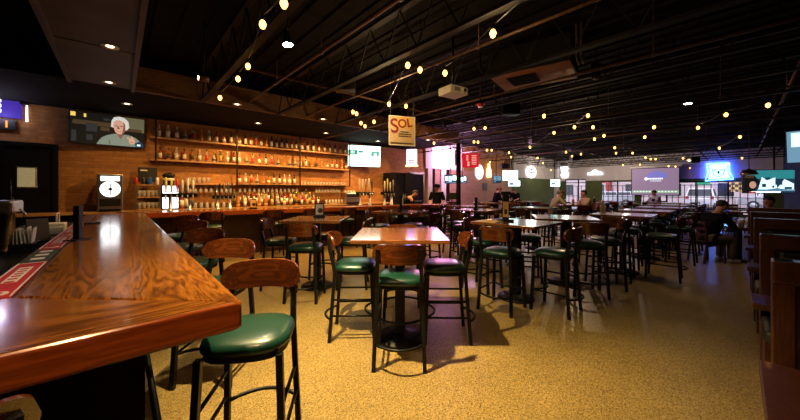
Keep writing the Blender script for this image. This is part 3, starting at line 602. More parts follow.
tv('tv', at_d(555, 183, 19), .62, .46, (-FW.x, -FW.y), 'small bright television beside the glass entrance door', 0, [('tv_blue', rc(.1, .3, .5, .6))], base='tv_white', mount=('pole', 0, 3.9))

# ------------------------------------------------------------------ projection screen, projector
yA, yB = at_X(631, 180, 25.4).y, at_X(680, 180, 25.4).y; zt, zb = at_X(655, 167.5, 25.4).z, at_X(655, 195.5, 25.4).z; W = yA - yB; Hh = zt - zb
o = empty('projection_screen', (25.4, (yA + yB) / 2, zb), 'large projection screen glowing lilac before the street windows', 'projection screen', rz=-PI / 2)
m = MB(); m.box((0, .02, Hh / 2), (W, .02, Hh))
m.build('border', 'plastic_black', o); MB().box((0, .03, Hh + .06), (W + .1, .1, .12)).build('housing', 'wall_white', o)
g = MB(); k1 = W / 2 - .05
g.box((0, .004, Hh / 2), (W - .1, .008, Hh - .1)); g.build('fabric', 'screen_lilac', o)
g = MB(); g.extr(el(0, 0, W * .2, Hh * .16, 20), -.004, -.001, 0, (.05 * W, 0, Hh * .7)); g.build('blue_glow_picture', 'screen_blue', o)
g = MB(); g.extr(el(0, 0, .09, .1, 14), -.008, -.005, 0, (-.42, 0, Hh * .6)); g.build('round_logo', 'screen_white', o)
g = MB()
for k in range(9): g.box((-.28 + k * .083, -.006, Hh * .6), (.066, .004, .085 if k % 3 else .11))
for k in range(8): g.box((-.18 + k * .07, -.006, Hh * .52), (.05, .004, .04))
g.build('lettering', 'screen_white', o)
g = MB(); g.box((0, -.002, Hh * .14), (W - .1, .004, Hh * .09)); g.build('ticker_strip', 'screen_green', o)
g = MB()
for k in range(14): g.box((-W / 2 + .2 + k * (W - .4) / 13, -.005, Hh * .14), (.09, .003, .05))
g.build('ticker_letters', 'screen_white', o)
p = at_d(453, 92, 4.9)
o = empty('projector', p, 'white projector hanging from the ceiling above the high-top tables', 'projector', rz=-.15)
MB().box((0, 0, 0), (.36, .30, .12), bev=.015).build('housing', 'white_plastic', o)
m = MB(); m.tube([(.09, -.14, .0), (.09, -.175, .0)], .045, 16); m.build('lens_ring', 'white_plastic', o); MB().tube([(.09, -.176, 0), (.09, -.18, 0)], .03, 16).build('lens', 'car_glass', o)
MB().tube([(0, 0, .06), (0, 0, DECK - p.z)], .018, 8).build('mount_pole', 'black_metal', o)
m = MB(); [m.box((-.1 + k * .02, -.151, .0), (.008, .004, .06)) for k in range(6)]; m.build('vent_slots', 'plastic_black', o)

# ------------------------------------------------------------------ signs
p = at_d(402, 131, 6.3)
o = empty('hanging_sign', p, 'yellow hanging sign with dark red SOL lettering above the bar', 'sign', rz=math.atan2(-FW.x * .9 + RT.x * .35, -(-FW.y * .9 + RT.y * .35)))
Wd, Hd = .58, .60
MB().box((0, 0, 0), (Wd, .02, Hd)).build('panel', 'sign_tan', o)
MB().box((.08, -.0115, .17), (Wd - .18, .003, Hd * .4)).build('yellow_field', 'sign_yellow', o)
m = MB(); m.box((0, -.0125, Hd / 2 - .006), (Wd, .004, .012)).box((0, -.0125, -Hd / 2 + .006), (Wd, .004, .012)).box((-Wd / 2 + .006, -.0125, 0), (.012, .004, Hd)).box((Wd / 2 - .006, -.0125, 0), (.012, .004, Hd)); m.build('border', 'sign_white', o)
text('lettering_capital', 'S', .40, o, (-.17, -.016, .08), (PI / 2, -.1, 0), 'sign_red', .002, bold=.006); text('lettering', 'OL', .24, o, (.06, -.016, .15), (PI / 2, -.16, 0), 'sign_red', .002, bold=.006)
m = MB()
for k in range(3): m.box((.06, -.013, -.02 - k * .045), (.2 if k == 0 else .28, .003, .026))
m.build('small_lines', 'sign_dark', o)
m = MB(); m.box((.2, -.0125, -.03), (.03, .004, .36)).box((.15, -.0125, -.06), (.015, .004, .3)).build('bottle_picture', 'sign_yellow', o); MB().box((0, -.0125, -.255), (.5, .004, .03)).build('base_line', 'sign_dark', o)
m = MB(); [m.tube([(s * .25, 0, Hd / 2), (s * .25, 0, DECK - p.z)], .004, 5) for s in (-1, 1)]; m.build('chain', 'steel', o)
p = at_d(470.5, 160.5, 11.)
o = empty('hanging_sign', p, 'glowing red menu sign hanging just past the black column', 'sign', rz=math.atan2(-FW.x, FW.y))
MB().box((0, 0, 0), (.6, .05, .5), bev=.01).build('panel', 'lit_red', o)
m = MB(); [m.box((-.12, -.028, .16 - k * .07), (.08, .004, .04)) for k in range(3)]; [m.box((.12, -.028, .17 - k * .06), (.18 - .02 * (k % 2), .004, .028)) for k in range(6)]; m.box((-.08, -.028, -.12), (.07, .004, .16)); m.build('lettering', 'lit_red_text', o)
m = MB(); [m.tube([(s * .25, 0, .25), (s * .25, 0, DECK - p.z)], .005, 5) for s in (-1, 1)]; m.build('chain', 'black_metal', o)
# pink-white neon panel on the white band
p = at_Y(445, 157, WB - .2)
o = empty('neon_sign', (p.x, WB - .16, p.z), 'large washed-out pink neon sign on the white wall band', 'neon sign')
wd = at_Y(455, 157, WB - .2).x - at_Y(434, 157, WB - .2).x
MB().box((0, 0.03, 0), (wd, .08, .95), bev=.03).build('light_box', 'neon_pink', o); MB().box((wd / 2 + .12, .02, .05), (.04, .06, .75)).build('side_bar', 'black_metal', o)
MB().box((0, .1, .3), (.6, .06, .08)).build('wall_bracket', 'black_metal', o)
p = at_d(411.7, 157, 11.6)
o = empty('neon_sign', p, 'white lit box sign with dark emblem hanging below the soffit', 'neon sign', rz=math.atan2(-FW.x - .5 * bd.x, FW.y + .5 * bd.y))
MB().box((0, 0, 0), (.40, .08, .58), bev=.01).build('light_box', 'neon_soft', o)
MB().extr(el(0, 0, .1, .13, 14), -.046, -.042, 0, (-.02, 0, .06)).build('emblem', 'neon_blue', o); m = MB(); [m.box((0, -.044, -.14 - k * .06), (.24, .004, .03)) for k in range(2)]; m.build('lettering', 'sign_dark', o)
MB().tube([(0, 0, .29), (0, 0, SOF - p.z)], .01, 6).build('hanger', 'black_metal', o); MB().box((0, 0, -.33), (.46, .08, .05)).build('base_strip', 'neon_amber', o)
def wallneon(pt, rz, label): return empty('neon_sign', pt, label, 'neon sign', rz=rz)
p = at_Y(479, 172, WB - .06); o = wallneon(p, 0, 'oval white neon glowing on the tan brick wall')
MB().extr(el(0, 0, .36, .40, 20), -.05, .0).build('light_face', 'neon_white', o); MB().box((0, .03, 0), (.3, .06, .3)).build('wall_bracket', 'black_metal', o)
p = at_Y(488.5, 171, WB - .06); o = wallneon(p, 0, 'orange bottle-shaped neon beside the oval white neon')
MB().extr([(-.2, -.36), (.2, -.36), (.2, .08), (.07, .25), (.07, .42), (-.07, .42), (-.07, .25), (-.2, .08)], -.05, 0).build('light_face', 'neon_amber', o); MB().box((0, -.055, -.12), (.3, .01, .2)).build('label_band', 'neon_white', o); MB().box((0, .03, 0), (.2, .06, .3)).build('wall_bracket', 'black_metal', o)
p = at_Y(531, 172, WB - .12); o = wallneon(p, 0, 'round white lit sign with dark lettering above the green wall')
MB().extr(el(0, 0, .72, .42, 24), -.05, 0).build('light_face', 'neon_white', o)
m = MB(); [m.box((-.4 + k * .2, -.056, -.05 + .05 * (k in (0, 4))), (.14, .01, .16)) for k in range(5)]; m.box((0, -.056, .18), (.3, .01, .14)); m.build('lettering', 'sign_dark', o); MB().box((0, .03, 0), (.4, .06, .3)).build('wall_bracket', 'black_metal', o)
p = at_X(564.5, 172, WX - .06); o = wallneon(p, -PI / 2, 'upright white lit figure-shaped sign above the entrance door')
MB().extr([(-.28, .42), (.2, .46), (.3, .3), (.16, .1), (.3, -.1), (.22, -.46), (-.16, -.46), (-.28, -.2), (-.1, -.1), (-.26, .1), (-.14, .2), (-.3, .28)], -.05, 0).build('light_face', 'neon_white', o)
MB().box((0, -.02, .6), (.5, .14, .2)).build('top_box', 'plastic_black', o); MB().box((0, .03, 0), (.2, .06, .3)).build('wall_bracket', 'black_metal', o)
p = at_X(595, 172.5, WX - .06); o = wallneon(p, -PI / 2, 'hat-shaped white lit sign on the white band between windows')
MB().extr([(-.5, -.16), (.5, -.16), (.46, 0), (.2, .02), (.12, .16), (.0, .2), (-.12, .16), (-.2, .02), (-.46, 0)], -.05, 0).build('light_face', 'neon_white', o); MB().box((0, .03, 0), (.3, .06, .1)).build('wall_bracket', 'black_metal', o)
p = at_X(718.5, 172, WX - .1); o = wallneon(p, -PI / 2, 'blue neon sign with cyan shield face above the street windows')
MB().box((0, .04, 0), (.5, .06, .7)).build('wall_bracket', 'black_metal', o)
m = MB(); m.tube([(-.5, 0, .5), (.42, 0, .5), (.42, 0, .0), (.6, 0, -.42), (-.55, 0, -.5), (-.42, 0, 0)], .035, 8, closed=True); m.build('outline_tube', 'neon_blue', o)
MB().extr([(-.42, -.42), (.46, -.36), (.36, 0), (.34, .44), (-.38, .44), (-.34, 0)], -.02, .01).build('light_face', 'neon_cyan', o)
m = MB(); m.box((-.12, -.03, .12), (.12, .01, .06), rot=Matrix.Rotation(-.5, 3, 'Y')).box((.12, -.03, .12), (.12, .01, .06), rot=Matrix.Rotation(.5, 3, 'Y')).box((0, -.03, -.02), (.1, .01, .16)).tube([(-.26, -.03, .2), (-.2, -.03, -.14), (0, -.03, -.3), (.2, -.03, -.14), (.26, -.03, .2)], .02, 5); m.build('emblem', 'tv_navy', o)
# window-side neon by the swing door
p = at_Y(3, 106, WB - .08); o = wallneon((p.x - .12, WB - .07, p.z), 0, 'purple lit sign with white outline above the swing door')
MB().box((0, .0, 0), (.72, .06, .44), bev=.01).build('light_box', 'sign_navy', o); m = MB(); [m.box((-.08, -.035, .1 - k * .1), (.36, .008, .06)) for k in range(3)]; m.build('lettering', 'lit_white', o)
m = MB(); m.tube([(-.42, 0, .28), (.42, 0, .28), (.42, 0, -.26)], .018, 8); m.build('outline_tube', 'neon_white', o)
p = at_Y(2, 124, WB - .08); o = empty('digital_clock', (p.x - .08, WB - .05, p.z), 'red-digit clock under the purple lit sign', 'clock')
MB().box((0, 0, 0), (.5, .06, .2)).build('case', 'plastic_black', o); text('digits', '8:11', .19, o, (.02, -.036, 0), (PI / 2, 0, 0), 'digit_red', .003)

# ------------------------------------------------------------------ bar stools
def sup(a, b, n=28, e=3.2):
    out = []
    for k in range(n):
        t = 2 * PI * k / n; c, s = math.cos(t), math.sin(t)
        out.append((a * math.copysign(abs(c) ** (2 / e), c), b * math.copysign(abs(s) ** (2 / e), s)))
    return out
def make_stool():
    o = empty('bar_stool', (0, 0, 0))
    R = [(.93, .70), (1., .712), (1.01, .728), (.98, .748), (.88, .764), (.68, .774), (.4, .778), (.12, .779)]
    MB().rings([[Vector((x * s, y * s + .01, z)) for x, y in sup(.22, .215)] for s, z in R]).build('seat', 'vinyl_green', o)
    MB().rings([[Vector((x * s, y * s + .01, z)) for x, y in sup(.208, .203)] for s, z in ((.97, .668), (1, .672), (1, .702), (.9, .703))], smooth=False).build('seat_frame', 'black_metal', o)
    m = MB(); n, k = 30, 6; z0, hh = .985, .082; vs = []; fs = []
    for side in (0, 1):
        for i in range(n + 1):
            u = -1 + 2 * i / n; hw = hh * (max(0., 1 - abs(u) ** 6)) ** .5 + .004
            for j in range(k + 1):
                v = -1 + 2 * j / k; x = u * .232; z = z0 + v * hw + .004 * (1 - u * u)
                y = -.275 + .10 * u * u - .10 * (z - .9) - (.011 if side else -.011); vs.append((x, y, z))
    N = (n + 1) * (k + 1)
    for s in (0, 1):
        for i in range(n):
            for j in range(k):
                a = s * N + i * (k + 1) + j; fs.append((a, a + 1, a + k + 2, a + k + 1))
    bd_ = [i * (k + 1) for i in range(n + 1)] + [n * (k + 1) + j for j in range(1, k + 1)] + [i * (k + 1) + k for i in range(n - 1, -1, -1)] + [j for j in range(k - 1, 0, -1)]
    for a, b in zip(bd_, bd_[1:] + bd_[:1]): fs.append((a, b, b + N, a + N))
    m.add(vs, fs, 0, True); b = m.build('backrest', 'stool_wood', o)
    es = b.modifiers.new('edges', 'EDGE_SPLIT'); es.split_angle = math.radians(50)
    for s in (-1, 1):
        MB().tube([(s * .19, .185, .69), (s * .215, .215, 0)], .0235, 4, smooth=False).build('leg', 'black_metal', o)
        MB().tube([(s * .215, -.235, 0), (s * .19, -.185, .69), (s * .187, -.205, .80), (s * .182, -.232, .90), (s * .178, -.245, 1.03)], .0225, 4, smooth=False).build('leg', 'black_metal', o)
    for s in (-1, 1):
        for z in (.26, .42):
            f = 1 - z / .69; MB().tube([(s * (.19 + .025 * f), .185 + .03 * f, z), (s * (.19 + .025 * f), -.185 - .05 * f, z)], .011, 6).build('stretcher', 'black_metal', o)
    for y, z in ((.205, .26), (-.215, .22)):
        MB().tube([(-.205 + .41 * t / 8, y - .10 * (1 - (2 * t / 8 - 1) ** 2), z) for t in range(9)], .013, 6).build('foot_bar', 'black_metal', o)
    return o
proto = make_stool(); first = [True]
def stool(x, y, fx, fy, label, group):
    o = proto if first[0] else copy_tree(proto); first[0] = False
    o.location = (x, y, 0); o.rotation_euler.z = rz_face(fx, fy)
    return tag(o, label, 'bar stool', group)
SG = 'wood-backed bar stools with green seats'
# along the near bar
for k, (x, y, fx, fy, lb) in enumerate([(.545, 1.83, -.55, -.83, 'nearest bar stool, its dark green seat tucked under the bar corner'), (.60, 2.93, -.66, -.75, 'second bar stool from the corner of the near bar'),
                                        (.60, 4.02, -.68, -.73, 'third bar stool from the corner of the near bar'), (.66, 5.25, -.7, -.7, 'fourth bar stool from the corner of the near bar'), (.74, 6.5, -.7, -.7, 'last bar stool where the near bar meets the back bar')]):
    q = stool(x, y, fx, fy, lb, SG)
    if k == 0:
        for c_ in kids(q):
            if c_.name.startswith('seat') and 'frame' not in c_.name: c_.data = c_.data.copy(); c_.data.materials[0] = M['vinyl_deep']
# along the far bar
for k, px in enumerate((212, 272, 310, 346, 372, 400, 421, 441)):
    r = ray(px, 200); q = E0 - bn * .22; t = (q.x * bn.x + q.y * bn.y) / (r.x * bn.x + r.y * bn.y)
    stool(r.x * t, r.y * t, bn.x, bn.y, f'{ORD[k]} bar stool along the back bar from its corner, back to the room', SG)
# the foreground stool cut off below the bar edge
stool(-.42, 1.24, -.31, .95, 'dim bar stool below the near bar edge, only its backrest top showing', SG)

# ------------------------------------------------------------------ high-top tables
def make_table(rect=(.89, .92), colw=.10):
    o = empty('high_top_table', (0, 0, 0))
    MB().box((0, 0, 1.062), (rect[0], rect[1], .036), bev=.006).build('tabletop', 'table_wood', o)
    MB().box((0, 0, 1.035), (.5, .06, .016)).box((0, 0, 1.035), (.06, .5, .016)).build('support', 'black_metal', o)
    MB().box((0, 0, .53), (colw, colw, 1.0)).build('column', 'cast_black', o)
    MB().lathe([(.245, 0), (.25, .012), (.24, .03), (.14, .05), (.09, .07), (.07, .07)], n=28).build('base', 'cast_black', o)
    return o
tproto = make_table(); tfirst = [True]
def table(x, y, ang, label):
    o = tproto if tfirst[0] else copy_tree(tproto); tfirst[0] = False
    o.location = (x, y, 0); o.rotation_euler.z = ang
    return tag(o, label, 'table', 'square wooden high-top tables')
A0 = math.atan2(RT.y, RT.x)
t1 = V(.0, 3.18); table(t1.x, t1.y, A0, 'high-top table in the pool of light at the front')
for (x, d, fx, fd, lb) in [(0.0, 2.81, .03, 1, 'bar stool with bright green seat, its back to us at the spotlit table'), (-.478, 3.30, 1, .03, 'bar stool on the bar side of the spotlit table, seen in profile'),
                           (.468, 3.25, -1, .03, 'bar stool with sheen on its seat, aisle side of the spotlit table'), (.03, 3.76, 0, -1, 'bar stool hidden behind the spotlit table facing us')]:
    p = V(x, d); f = V(fx, fd); stool(p.x, p.y, f.x, f.y, lb, SG)
tabs = [  # x, y, angle, table phrase, sides with a stool
    (4.15, 2.12, 0., 'high-top with tall black menu holder', 'Y'),
    (5.45, 1.95, .5, 'high-top second along the aisle row', 'Yy'),
    (2.32, 4.5, A0, 'high-top with menu frame near the back bar', 'XxYy'),
    (6.95, 1.45, .05, 'high-top third along the aisle row', 'XxYy'),
    (8.75, 1.4, .0, 'high-top fourth along the aisle row', 'XxYy'),
    (10.6, 1.4, .0, 'high-top fifth along the aisle row', 'XxYy'),
    (12.6, 1.5, .0, 'high-top sixth along the aisle row', 'XxYy'),
    (14.6, 1.6, .0, 'high-top last along the aisle row', 'XxYy'),
    (4.45, 4.85, .3, 'purple-lit high-top before the back bar', 'XxYy'),
    (6.15, 4.1, .1, 'high-top behind the tall menu holder', 'XxYy'),
    (8.05, 3.6, .0, 'high-top just before the two men', 'XxYy'),
    (7.5, 5.3, .0, 'high-top nearest the black column', 'XxY'),
    (10.75, 3.68, A0, 'high-top where the two men sit', 'Yy'),
    (13.0, 3.7, .0, 'high-top right behind the two men', 'XYy'),
    (15.2, 3.7, .0, 'high-top before the entrance door', 'xXYy'),
    (10.1, 5.9, .0, 'high-top just past the black column', 'XxYy'),
    (12.4, 5.8, .0, 'high-top second past the black column', 'XxY'),
]
side = {'X': ((1, 0), 'window side'), 'x': ((-1, 0), 'near-bar side'), 'Y': ((0, 1), 'bottle-wall side'), 'y': ((0, -1), 'booth side')}
for x, y, a, ph, sd in tabs:
    table(x, y, a, 'wooden ' + ph)
    for s in sd:
        (ux, uy), nm = side[s]; ca, sa = math.cos(a), math.sin(a); dd = random.uniform(.53, .58); jt = random.uniform(-.03, .03)
        vx, vy = ux * ca - uy * sa, ux * sa + uy * ca; j = random.uniform(-.07, .07)
        stool(x + vx * dd - vy * jt, y + vy * dd + vx * jt, -vx + j * vy, -vy - j * vx, f'bar stool, {nm} of the {ph}', SG)
stool(3.66, 2.06, .99, .1, 'bar stool with its back to us at the table with the tall menu holder', SG)
stool(4.12, 1.58, -.02, 1, 'bar stool on the booth side of the table with the tall menu holder', SG)
stool(5.12, 1.51, .87, .49, 'bar stool with its back to us at the second aisle table', SG)
TZ = 1.08
card_holder((2.45, 4.68, TZ), 'framed drinks menu on the table before the back bar', 'paper', .21, .15, toward_cam((2.45, 4.68)))
p = (4.1, 2.25, TZ)
o = empty('menu_holder', p, 'tall black menu holder with yellow card on the aisle table', 'menu holder', rz=toward_cam(p))
MB().box((0, 0, .012), (.22, .12, .024), bev=.004).build('base', 'plastic_black', o); MB().box((0, 0, .2), (.09, .07, .36), bev=.006).build('post', 'plastic_black', o)
MB().box((0, -.037, .17), (.075, .004, .22)).build('card', 'paper_orange', o); MB().box((0, -.041, .14), (.04, .003, .07)).build('picture', 'sign_dark', o)
MB().box((0, 0, .40), (.14, .07, .05), bev=.008).build('top_cap', 'plastic_black', o)
p = (4.5, 4.9, TZ); o = empty('menu_holder', p, 'slim black menu holder on the purple-lit table', 'menu holder', rz=.3)
MB().box((0, 0, .012), (.14, .1, .024)).build('base', 'plastic_black', o); MB().box((0, 0, .18), (.07, .06, .32), bev=.005).build('post', 'plastic_black', o); MB().box((0, -.032, .2), (.05, .004, .16)).build('card', 'paper', o)
p = (6.2, 4.15, TZ); o = empty('menu_holder', p, 'small menu holder on the table behind the tall one', 'menu holder', rz=.3)
MB().box((0, 0, .012), (.14, .1, .024)).build('base', 'plastic_black', o); MB().box((0, 0, .15), (.07, .06, .26), bev=.005).build('post', 'plastic_black', o)
def shaker(x, y, lab, s=1., m='glass_clear'):
    o = empty('condiment_bottle', (x, y, TZ), lab, 'bottle'); o.scale = (s,) * 3
    MB().lathe([(.034, 0), (.036, .02), (.036, .1), (.02, .13)], n=12).build('bottle_body', m, o); MB().lathe([(.02, .13), (.018, .16), (.006, .17)], n=10).build('cap', 'cap_white', o)
shaker(5.3, 2.1, 'clear water bottle on the second aisle table', 1.1); shaker(6.85, 1.75, 'pale drink bottle on the third aisle table', 1.5, 'glass_pale'); shaker(7.1, 1.5, 'clear shaker on the third aisle table', .9)
shaker(10.85, 3.6, 'amber beer glass between the two talking men', 1.2, 'glass_amber'); shaker(10.6, 3.75, 'clear glass by the olive-shirted man', 1., 'glass_clear'); shaker(13.0, 3.6, 'dark sauce bottle on the table behind the men', 1.2, 'glass_dark')
tag(MB().box((0, 0, .004), (.3, .3, .008)).build('place_mat', 'sign_yellow', None, (3.9, 2.38, TZ), .1), 'orange paper mat beside the tall menu holder', 'mat')

# ------------------------------------------------------------------ booths on the right
BY0, BY1 = -.12, -1.55
def booth_back(X, h, face, label):
    o = empty('booth_bench', (X, (BY0 + BY1) / 2, 0), label, 'booth'); L = BY0 - BY1
    t = .09
    MB().box((0, L / 2 - .04, h / 2), (t, .08, h), bev=.006).box((0, -L / 2 + .04, h / 2), (t, .08, h)).box((0, 0, h - .06), (t + .02, L, .12), bev=.01).box((0, 0, .5), (t, L, .1)).build('back_frame', 'booth_wood', o)
    MB().box((0, 0, (h - .12 + .5) / 2), (t * .5, L - .14, h - .6)).build('back_panel', 'booth_wood', o)
    for s in face:
        MB().box((s * .055, 0, (h - .14 + .5) / 2 + .02), (.06, L - .2, h - .66), bev=.02).build('back_cushion', 'vinyl_black', o)
        MB().box((s * .27, 0, .2), (.44, L - .02, .4)).build('seat_box', 'booth_wood', o)
        MB().box((s * .28, 0, .45), (.46, L - .01, .1), bev=.03).build('seat_cushion', 'vinyl_black', o)
    return o
booth_back(2.62, 1.15, (-1,), 'nearest wooden booth bench with black padded back')
booth_back(3.98, 1.16, (1, -1), 'second double booth bench from the front on the aisle')
booth_back(5.5, 1.2, (1, -1), 'third double booth bench along the aisle')
booth_back(7.1, 1.2, (1, -1), 'fourth double booth bench along the aisle')
booth_back(8.8, 1.2, (-1,), 'last booth bench, in front of the woman')
def booth_table(X, label, w=.62):
    o = empty('booth_table', (X, (BY0 + BY1) / 2 + .105, 0), label, 'table')
    MB().box((0, 0, .745), (w, 1.34, .04), bev=.006).build('tabletop', 'booth_wood', o); MB().box((0, -.2, .37), (.09, .09, .72)).build('column', 'cast_black', o); MB().lathe([(.24, 0), (.24, .015), (.06, .04)], (0, -.2, 0), 20).build('base', 'cast_black', o)
booth_table(1.81, 'nearest brown booth table, cut by the frame'); booth_table(3.3, 'booth table between the first two benches', .3)
booth_table(4.75, 'booth table between the second and third benches', .3); booth_table(6.3, 'booth table between the third and fourth benches', .36); booth_table(7.95, 'booth table between the last two benches', .4)

# ------------------------------------------------------------------ low dining set with seated people
def make_chair():
    o = empty('dining_chair', (0, 0, 0))
    MB().box((0, 0, .44), (.42, .42, .05), bev=.015).build('seat', 'vinyl_black', o)
    for s in (-1, 1):
        MB().tube([(s * .18, .18, .42), (s * .18, .19, 0)], .02, 4, smooth=False).build('leg', 'booth_wood', o)
        MB().tube([(s * .18, -.24, 0), (s * .18, -.18, .44), (s * .18, -.22, .88)], .02, 4, smooth=False).build('leg', 'booth_wood', o)
    for z in (.6, .72, .84): MB().box((0, -.195 - (z - .6) * .1, z), (.36, .018, .06), bev=.004).build('back_slat', 'booth_wood', o)
    return o
cproto = make_chair(); cfirst = [True]
def chair(x, y, fx, fy, label):
    o = cproto if cfirst[0] else copy_tree(cproto); cfirst[0] = False
    o.location = (x, y, 0); o.rotation_euler.z = rz_face(fx, fy); return tag(o, label, 'chair', 'dark wooden dining chairs')
def low_table(x, y, label, a=0., w=.8):
    o = empty('dining_table', (x, y, 0), label, 'table', rz=a)
    MB().box((0, 0, .74), (w, w, .04), bev=.006).build('tabletop', 'table_wood', o); MB().box((0, 0, .38), (.09, .09, .7)).build('column', 'cast_black', o); MB().lathe([(.26, 0), (.26, .02), (.06, .05)], n=20).build('base', 'cast_black', o)
PD = 6.55
pch = V((707 - 400) / F * PD, PD); low = V((743 - 400) / F * PD, PD + .1)
chair(pch.x, pch.y, RT.x, RT.y, 'dark dining chair under the person in black')
low_table(low.x, low.y, 'low dark table with white cups before the person in black', A0, .7)
for k in range(6):
    q = V((731 + k * 4.2 - 400) / F * PD, PD - .05 + .12 * (k % 2)); c = tag(MB().lathe([(.032, 0), (.042, .13), (.044, .135)], n=14).build('paper_cup', 'white_plastic', None, (q.x, q.y, .76)), f'white cup, {ORD[k]} of the row from the person in black', 'cup', 'white cups on the low table')
lows = [(12.75, -.55), (14.95, -.5), (16.8, 0.2), (18.6, 1.7), (20.6, .2), (20.6, 3.0), (17.0, 4.2), (22.6, 1.6), (19.2, 5.2), (23.2, 4.6)]
lownm = ['just past the last booth', 'under the teal television', 'at the end of the open aisle', 'after the aisle high-tops', 'by the right street window', 'in front of the projection screen', 'near the entrance door', 'under the blue neon sign', 'between entrance and screen', 'against the street window']
for (x, y), nm in zip(lows, lownm):
    low_table(x, y, f'low dining table {nm}')
    for fx, fy, q in ((1, 0, 'near'), (-1, 0, 'window'), (0, 1, 'booth'), (0, -1, 'bottle-wall')):
        chair(x - fx * .55, y - fy * .55, fx, fy, f'dining chair, {q} side of low table {nm}')

# ------------------------------------------------------------------ people
def skin_mesh(name, pts, edges, rad, m, parent=None, root=0, sub=2):
    me = bpy.data.meshes.new(name); me.from_pydata([tuple(p) for p in pts], edges, []); me.materials.append(M[m])
    o = bpy.data.objects.new(name, me); col.objects.link(o)
    if parent: o.parent = parent
    o.modifiers.new('skin', 'SKIN')
    for i, r in enumerate(rad):
        sv = me.skin_vertices[0].data[i]; sv.radius = r if isinstance(r, tuple) else (r, r); sv.use_root = (i == root)
    sd = o.modifiers.new('sub', 'SUBSURF'); sd.levels = 1; sd.render_levels = sub
    o.modifiers['skin'].use_smooth_shade = True
    return o
def person(loc, rz, label, J, top='cloth_black', legs='cloth_denim', hair='hair_dark', cap=None, sleeves=True, cat='person', hs=1., vest=None):
    """J: joint positions in the person's own frame, facing +Y"""
    V3 = lambda k: Vector(J[k])
    P_, E, R, idx = [], [], [], {}
    def add(k, p, r, par=None):
        idx[k] = len(P_); P_.append(Vector(p)); R.append(r)
        if par is not None: E.append((idx[par], idx[k]))
    add('pelvis', V3('pelvis'), (.145, .11)); add('waist', V3('pelvis').lerp(V3('chest'), .45), (.125, .095), 'pelvis'); add('chest', V3('chest'), (.15, .11), 'waist')
    add('neck', V3('neck'), (.055, .055), 'chest')
    n = V3('neck'); h = V3('head'); ax = (h - n).normalized()
    add('jaw', n + (h - n) * .45 + Vector((0, .018, 0)), (.062, .07), 'neck'); add('face', h, (.076, .092), 'jaw'); add('crown', h + ax * .085, (.058, .07), 'face')
    fwd = (V3('look') - h).normalized()
    add('nose', h + fwd * .105 + Vector((0, 0, -.01)), .014, 'face')
    sd = fwd.cross(ax).normalized()
    for s, k in ((1, 'earR'), (-1, 'earL')): add(k, h + sd * s * .086 + Vector((0, 0, -.005)), (.012, .022), 'face')
    for s in 'LR':
        add('sh' + s, V3('sh' + s), .062, 'chest'); add('el' + s, V3('el' + s), .042, 'sh' + s); add('wr' + s, V3('wr' + s), .028, 'el' + s)
        a = (V3('wr' + s) - V3('el' + s)).normalized(); pal = V3('wr' + s) + a * .075; add('pa' + s, pal, (.036, .018), 'wr' + s)
        lat = a.cross(Vector((0, 0, 1))); lat = lat.normalized() if lat.length > .1 else Vector((1, 0, 0)); dn = lat.cross(a)
        for q in range(4):
            L = (.07, .08, .076, .06)[q]; b = pal + lat * (.024 * (q - 1.5)) + a * .02
            add(f'f{q}{s}', b, .010, 'pa' + s); add(f'g{q}{s}', b + a * L * .6 + dn * -.006 * (1 if dn.z > 0 else -1), .009, f'f{q}{s}'); add(f'h{q}{s}', b + a * L + dn * -.03 * (1 if dn.z > 0 else -1), .007, f'g{q}{s}')
        add('t1' + s, V3('wr' + s) + a * .035 + lat * .035, .011, 'wr' + s); add('t2' + s, V3('wr' + s) + a * .085 + lat * .05, .008, 't1' + s)
        add('hip' + s, V3('hip' + s), .088, 'pelvis'); add('kn' + s, V3('kn' + s), .056, 'hip' + s); add('an' + s, V3('an' + s), .038, 'kn' + s)
        add('toe' + s, V3('an' + s) + Vector((0, .15, -.05)), .03, 'an' + s)
    o = skin_mesh('person', P_, E, R, 'skin'); o.location = loc; o.rotation_euler.z = rz; o.scale = (hs, hs, hs); tag(o, label, cat)
    # clothes
    k = ['pelvis', 'waist', 'chest', 'shL', 'elL', 'wrL', 'shR', 'elR', 'wrR', 'neck']; q = {n_: i for i, n_ in enumerate(k)}
    pts = [V3('pelvis') - Vector((0, 0, .03)), P_[idx['waist']], V3('chest'), V3('shL'), V3('elL'), V3('wrL') if sleeves else V3('elL').lerp(V3('wrL'), .05), V3('shR'), V3('elR'), V3('wrR') if sleeves else V3('elR').lerp(V3('wrR'), .05), V3('chest').lerp(V3('neck'), .75)]
    skin_mesh('shirt', pts, [(0, 1), (1, 2), (2, 3), (3, 4), (4, 5), (2, 6), (6, 7), (7, 8), (2, 9)], [(.20, .165), (.185, .155), (.20, .16), .092, .066, .05, .092, .066, .05, .08], top, o)
    if vest: skin_mesh('vest', [V3('pelvis') - Vector((0, 0, .02)), P_[idx['waist']], V3('chest'), V3('chest').lerp(V3('neck'), .5)], [(0, 1), (1, 2), (2, 3)], [(.21, .175), (.195, .165), (.215, .172), (.12, .10)], vest, o)
    pts = [V3('pelvis'), V3('hipL'), V3('knL'), V3('anL'), V3('hipR'), V3('knR'), V3('anR')]
    skin_mesh('trousers', pts, [(0, 1), (1, 2), (2, 3), (0, 4), (4, 5), (5, 6)], [(.19, .155), .115, .082, .064, .115, .082, .064], legs, o)
    for s in 'LR':
        a = V3('an' + s); MB().box((a.x, a.y + .06, max(.04, a.z - .045)), (.095, .27, .085), bev=.03).build('shoe', 'shoe', o)
    rot = Vector((0, 0, 1)).rotation_difference(ax).to_matrix()
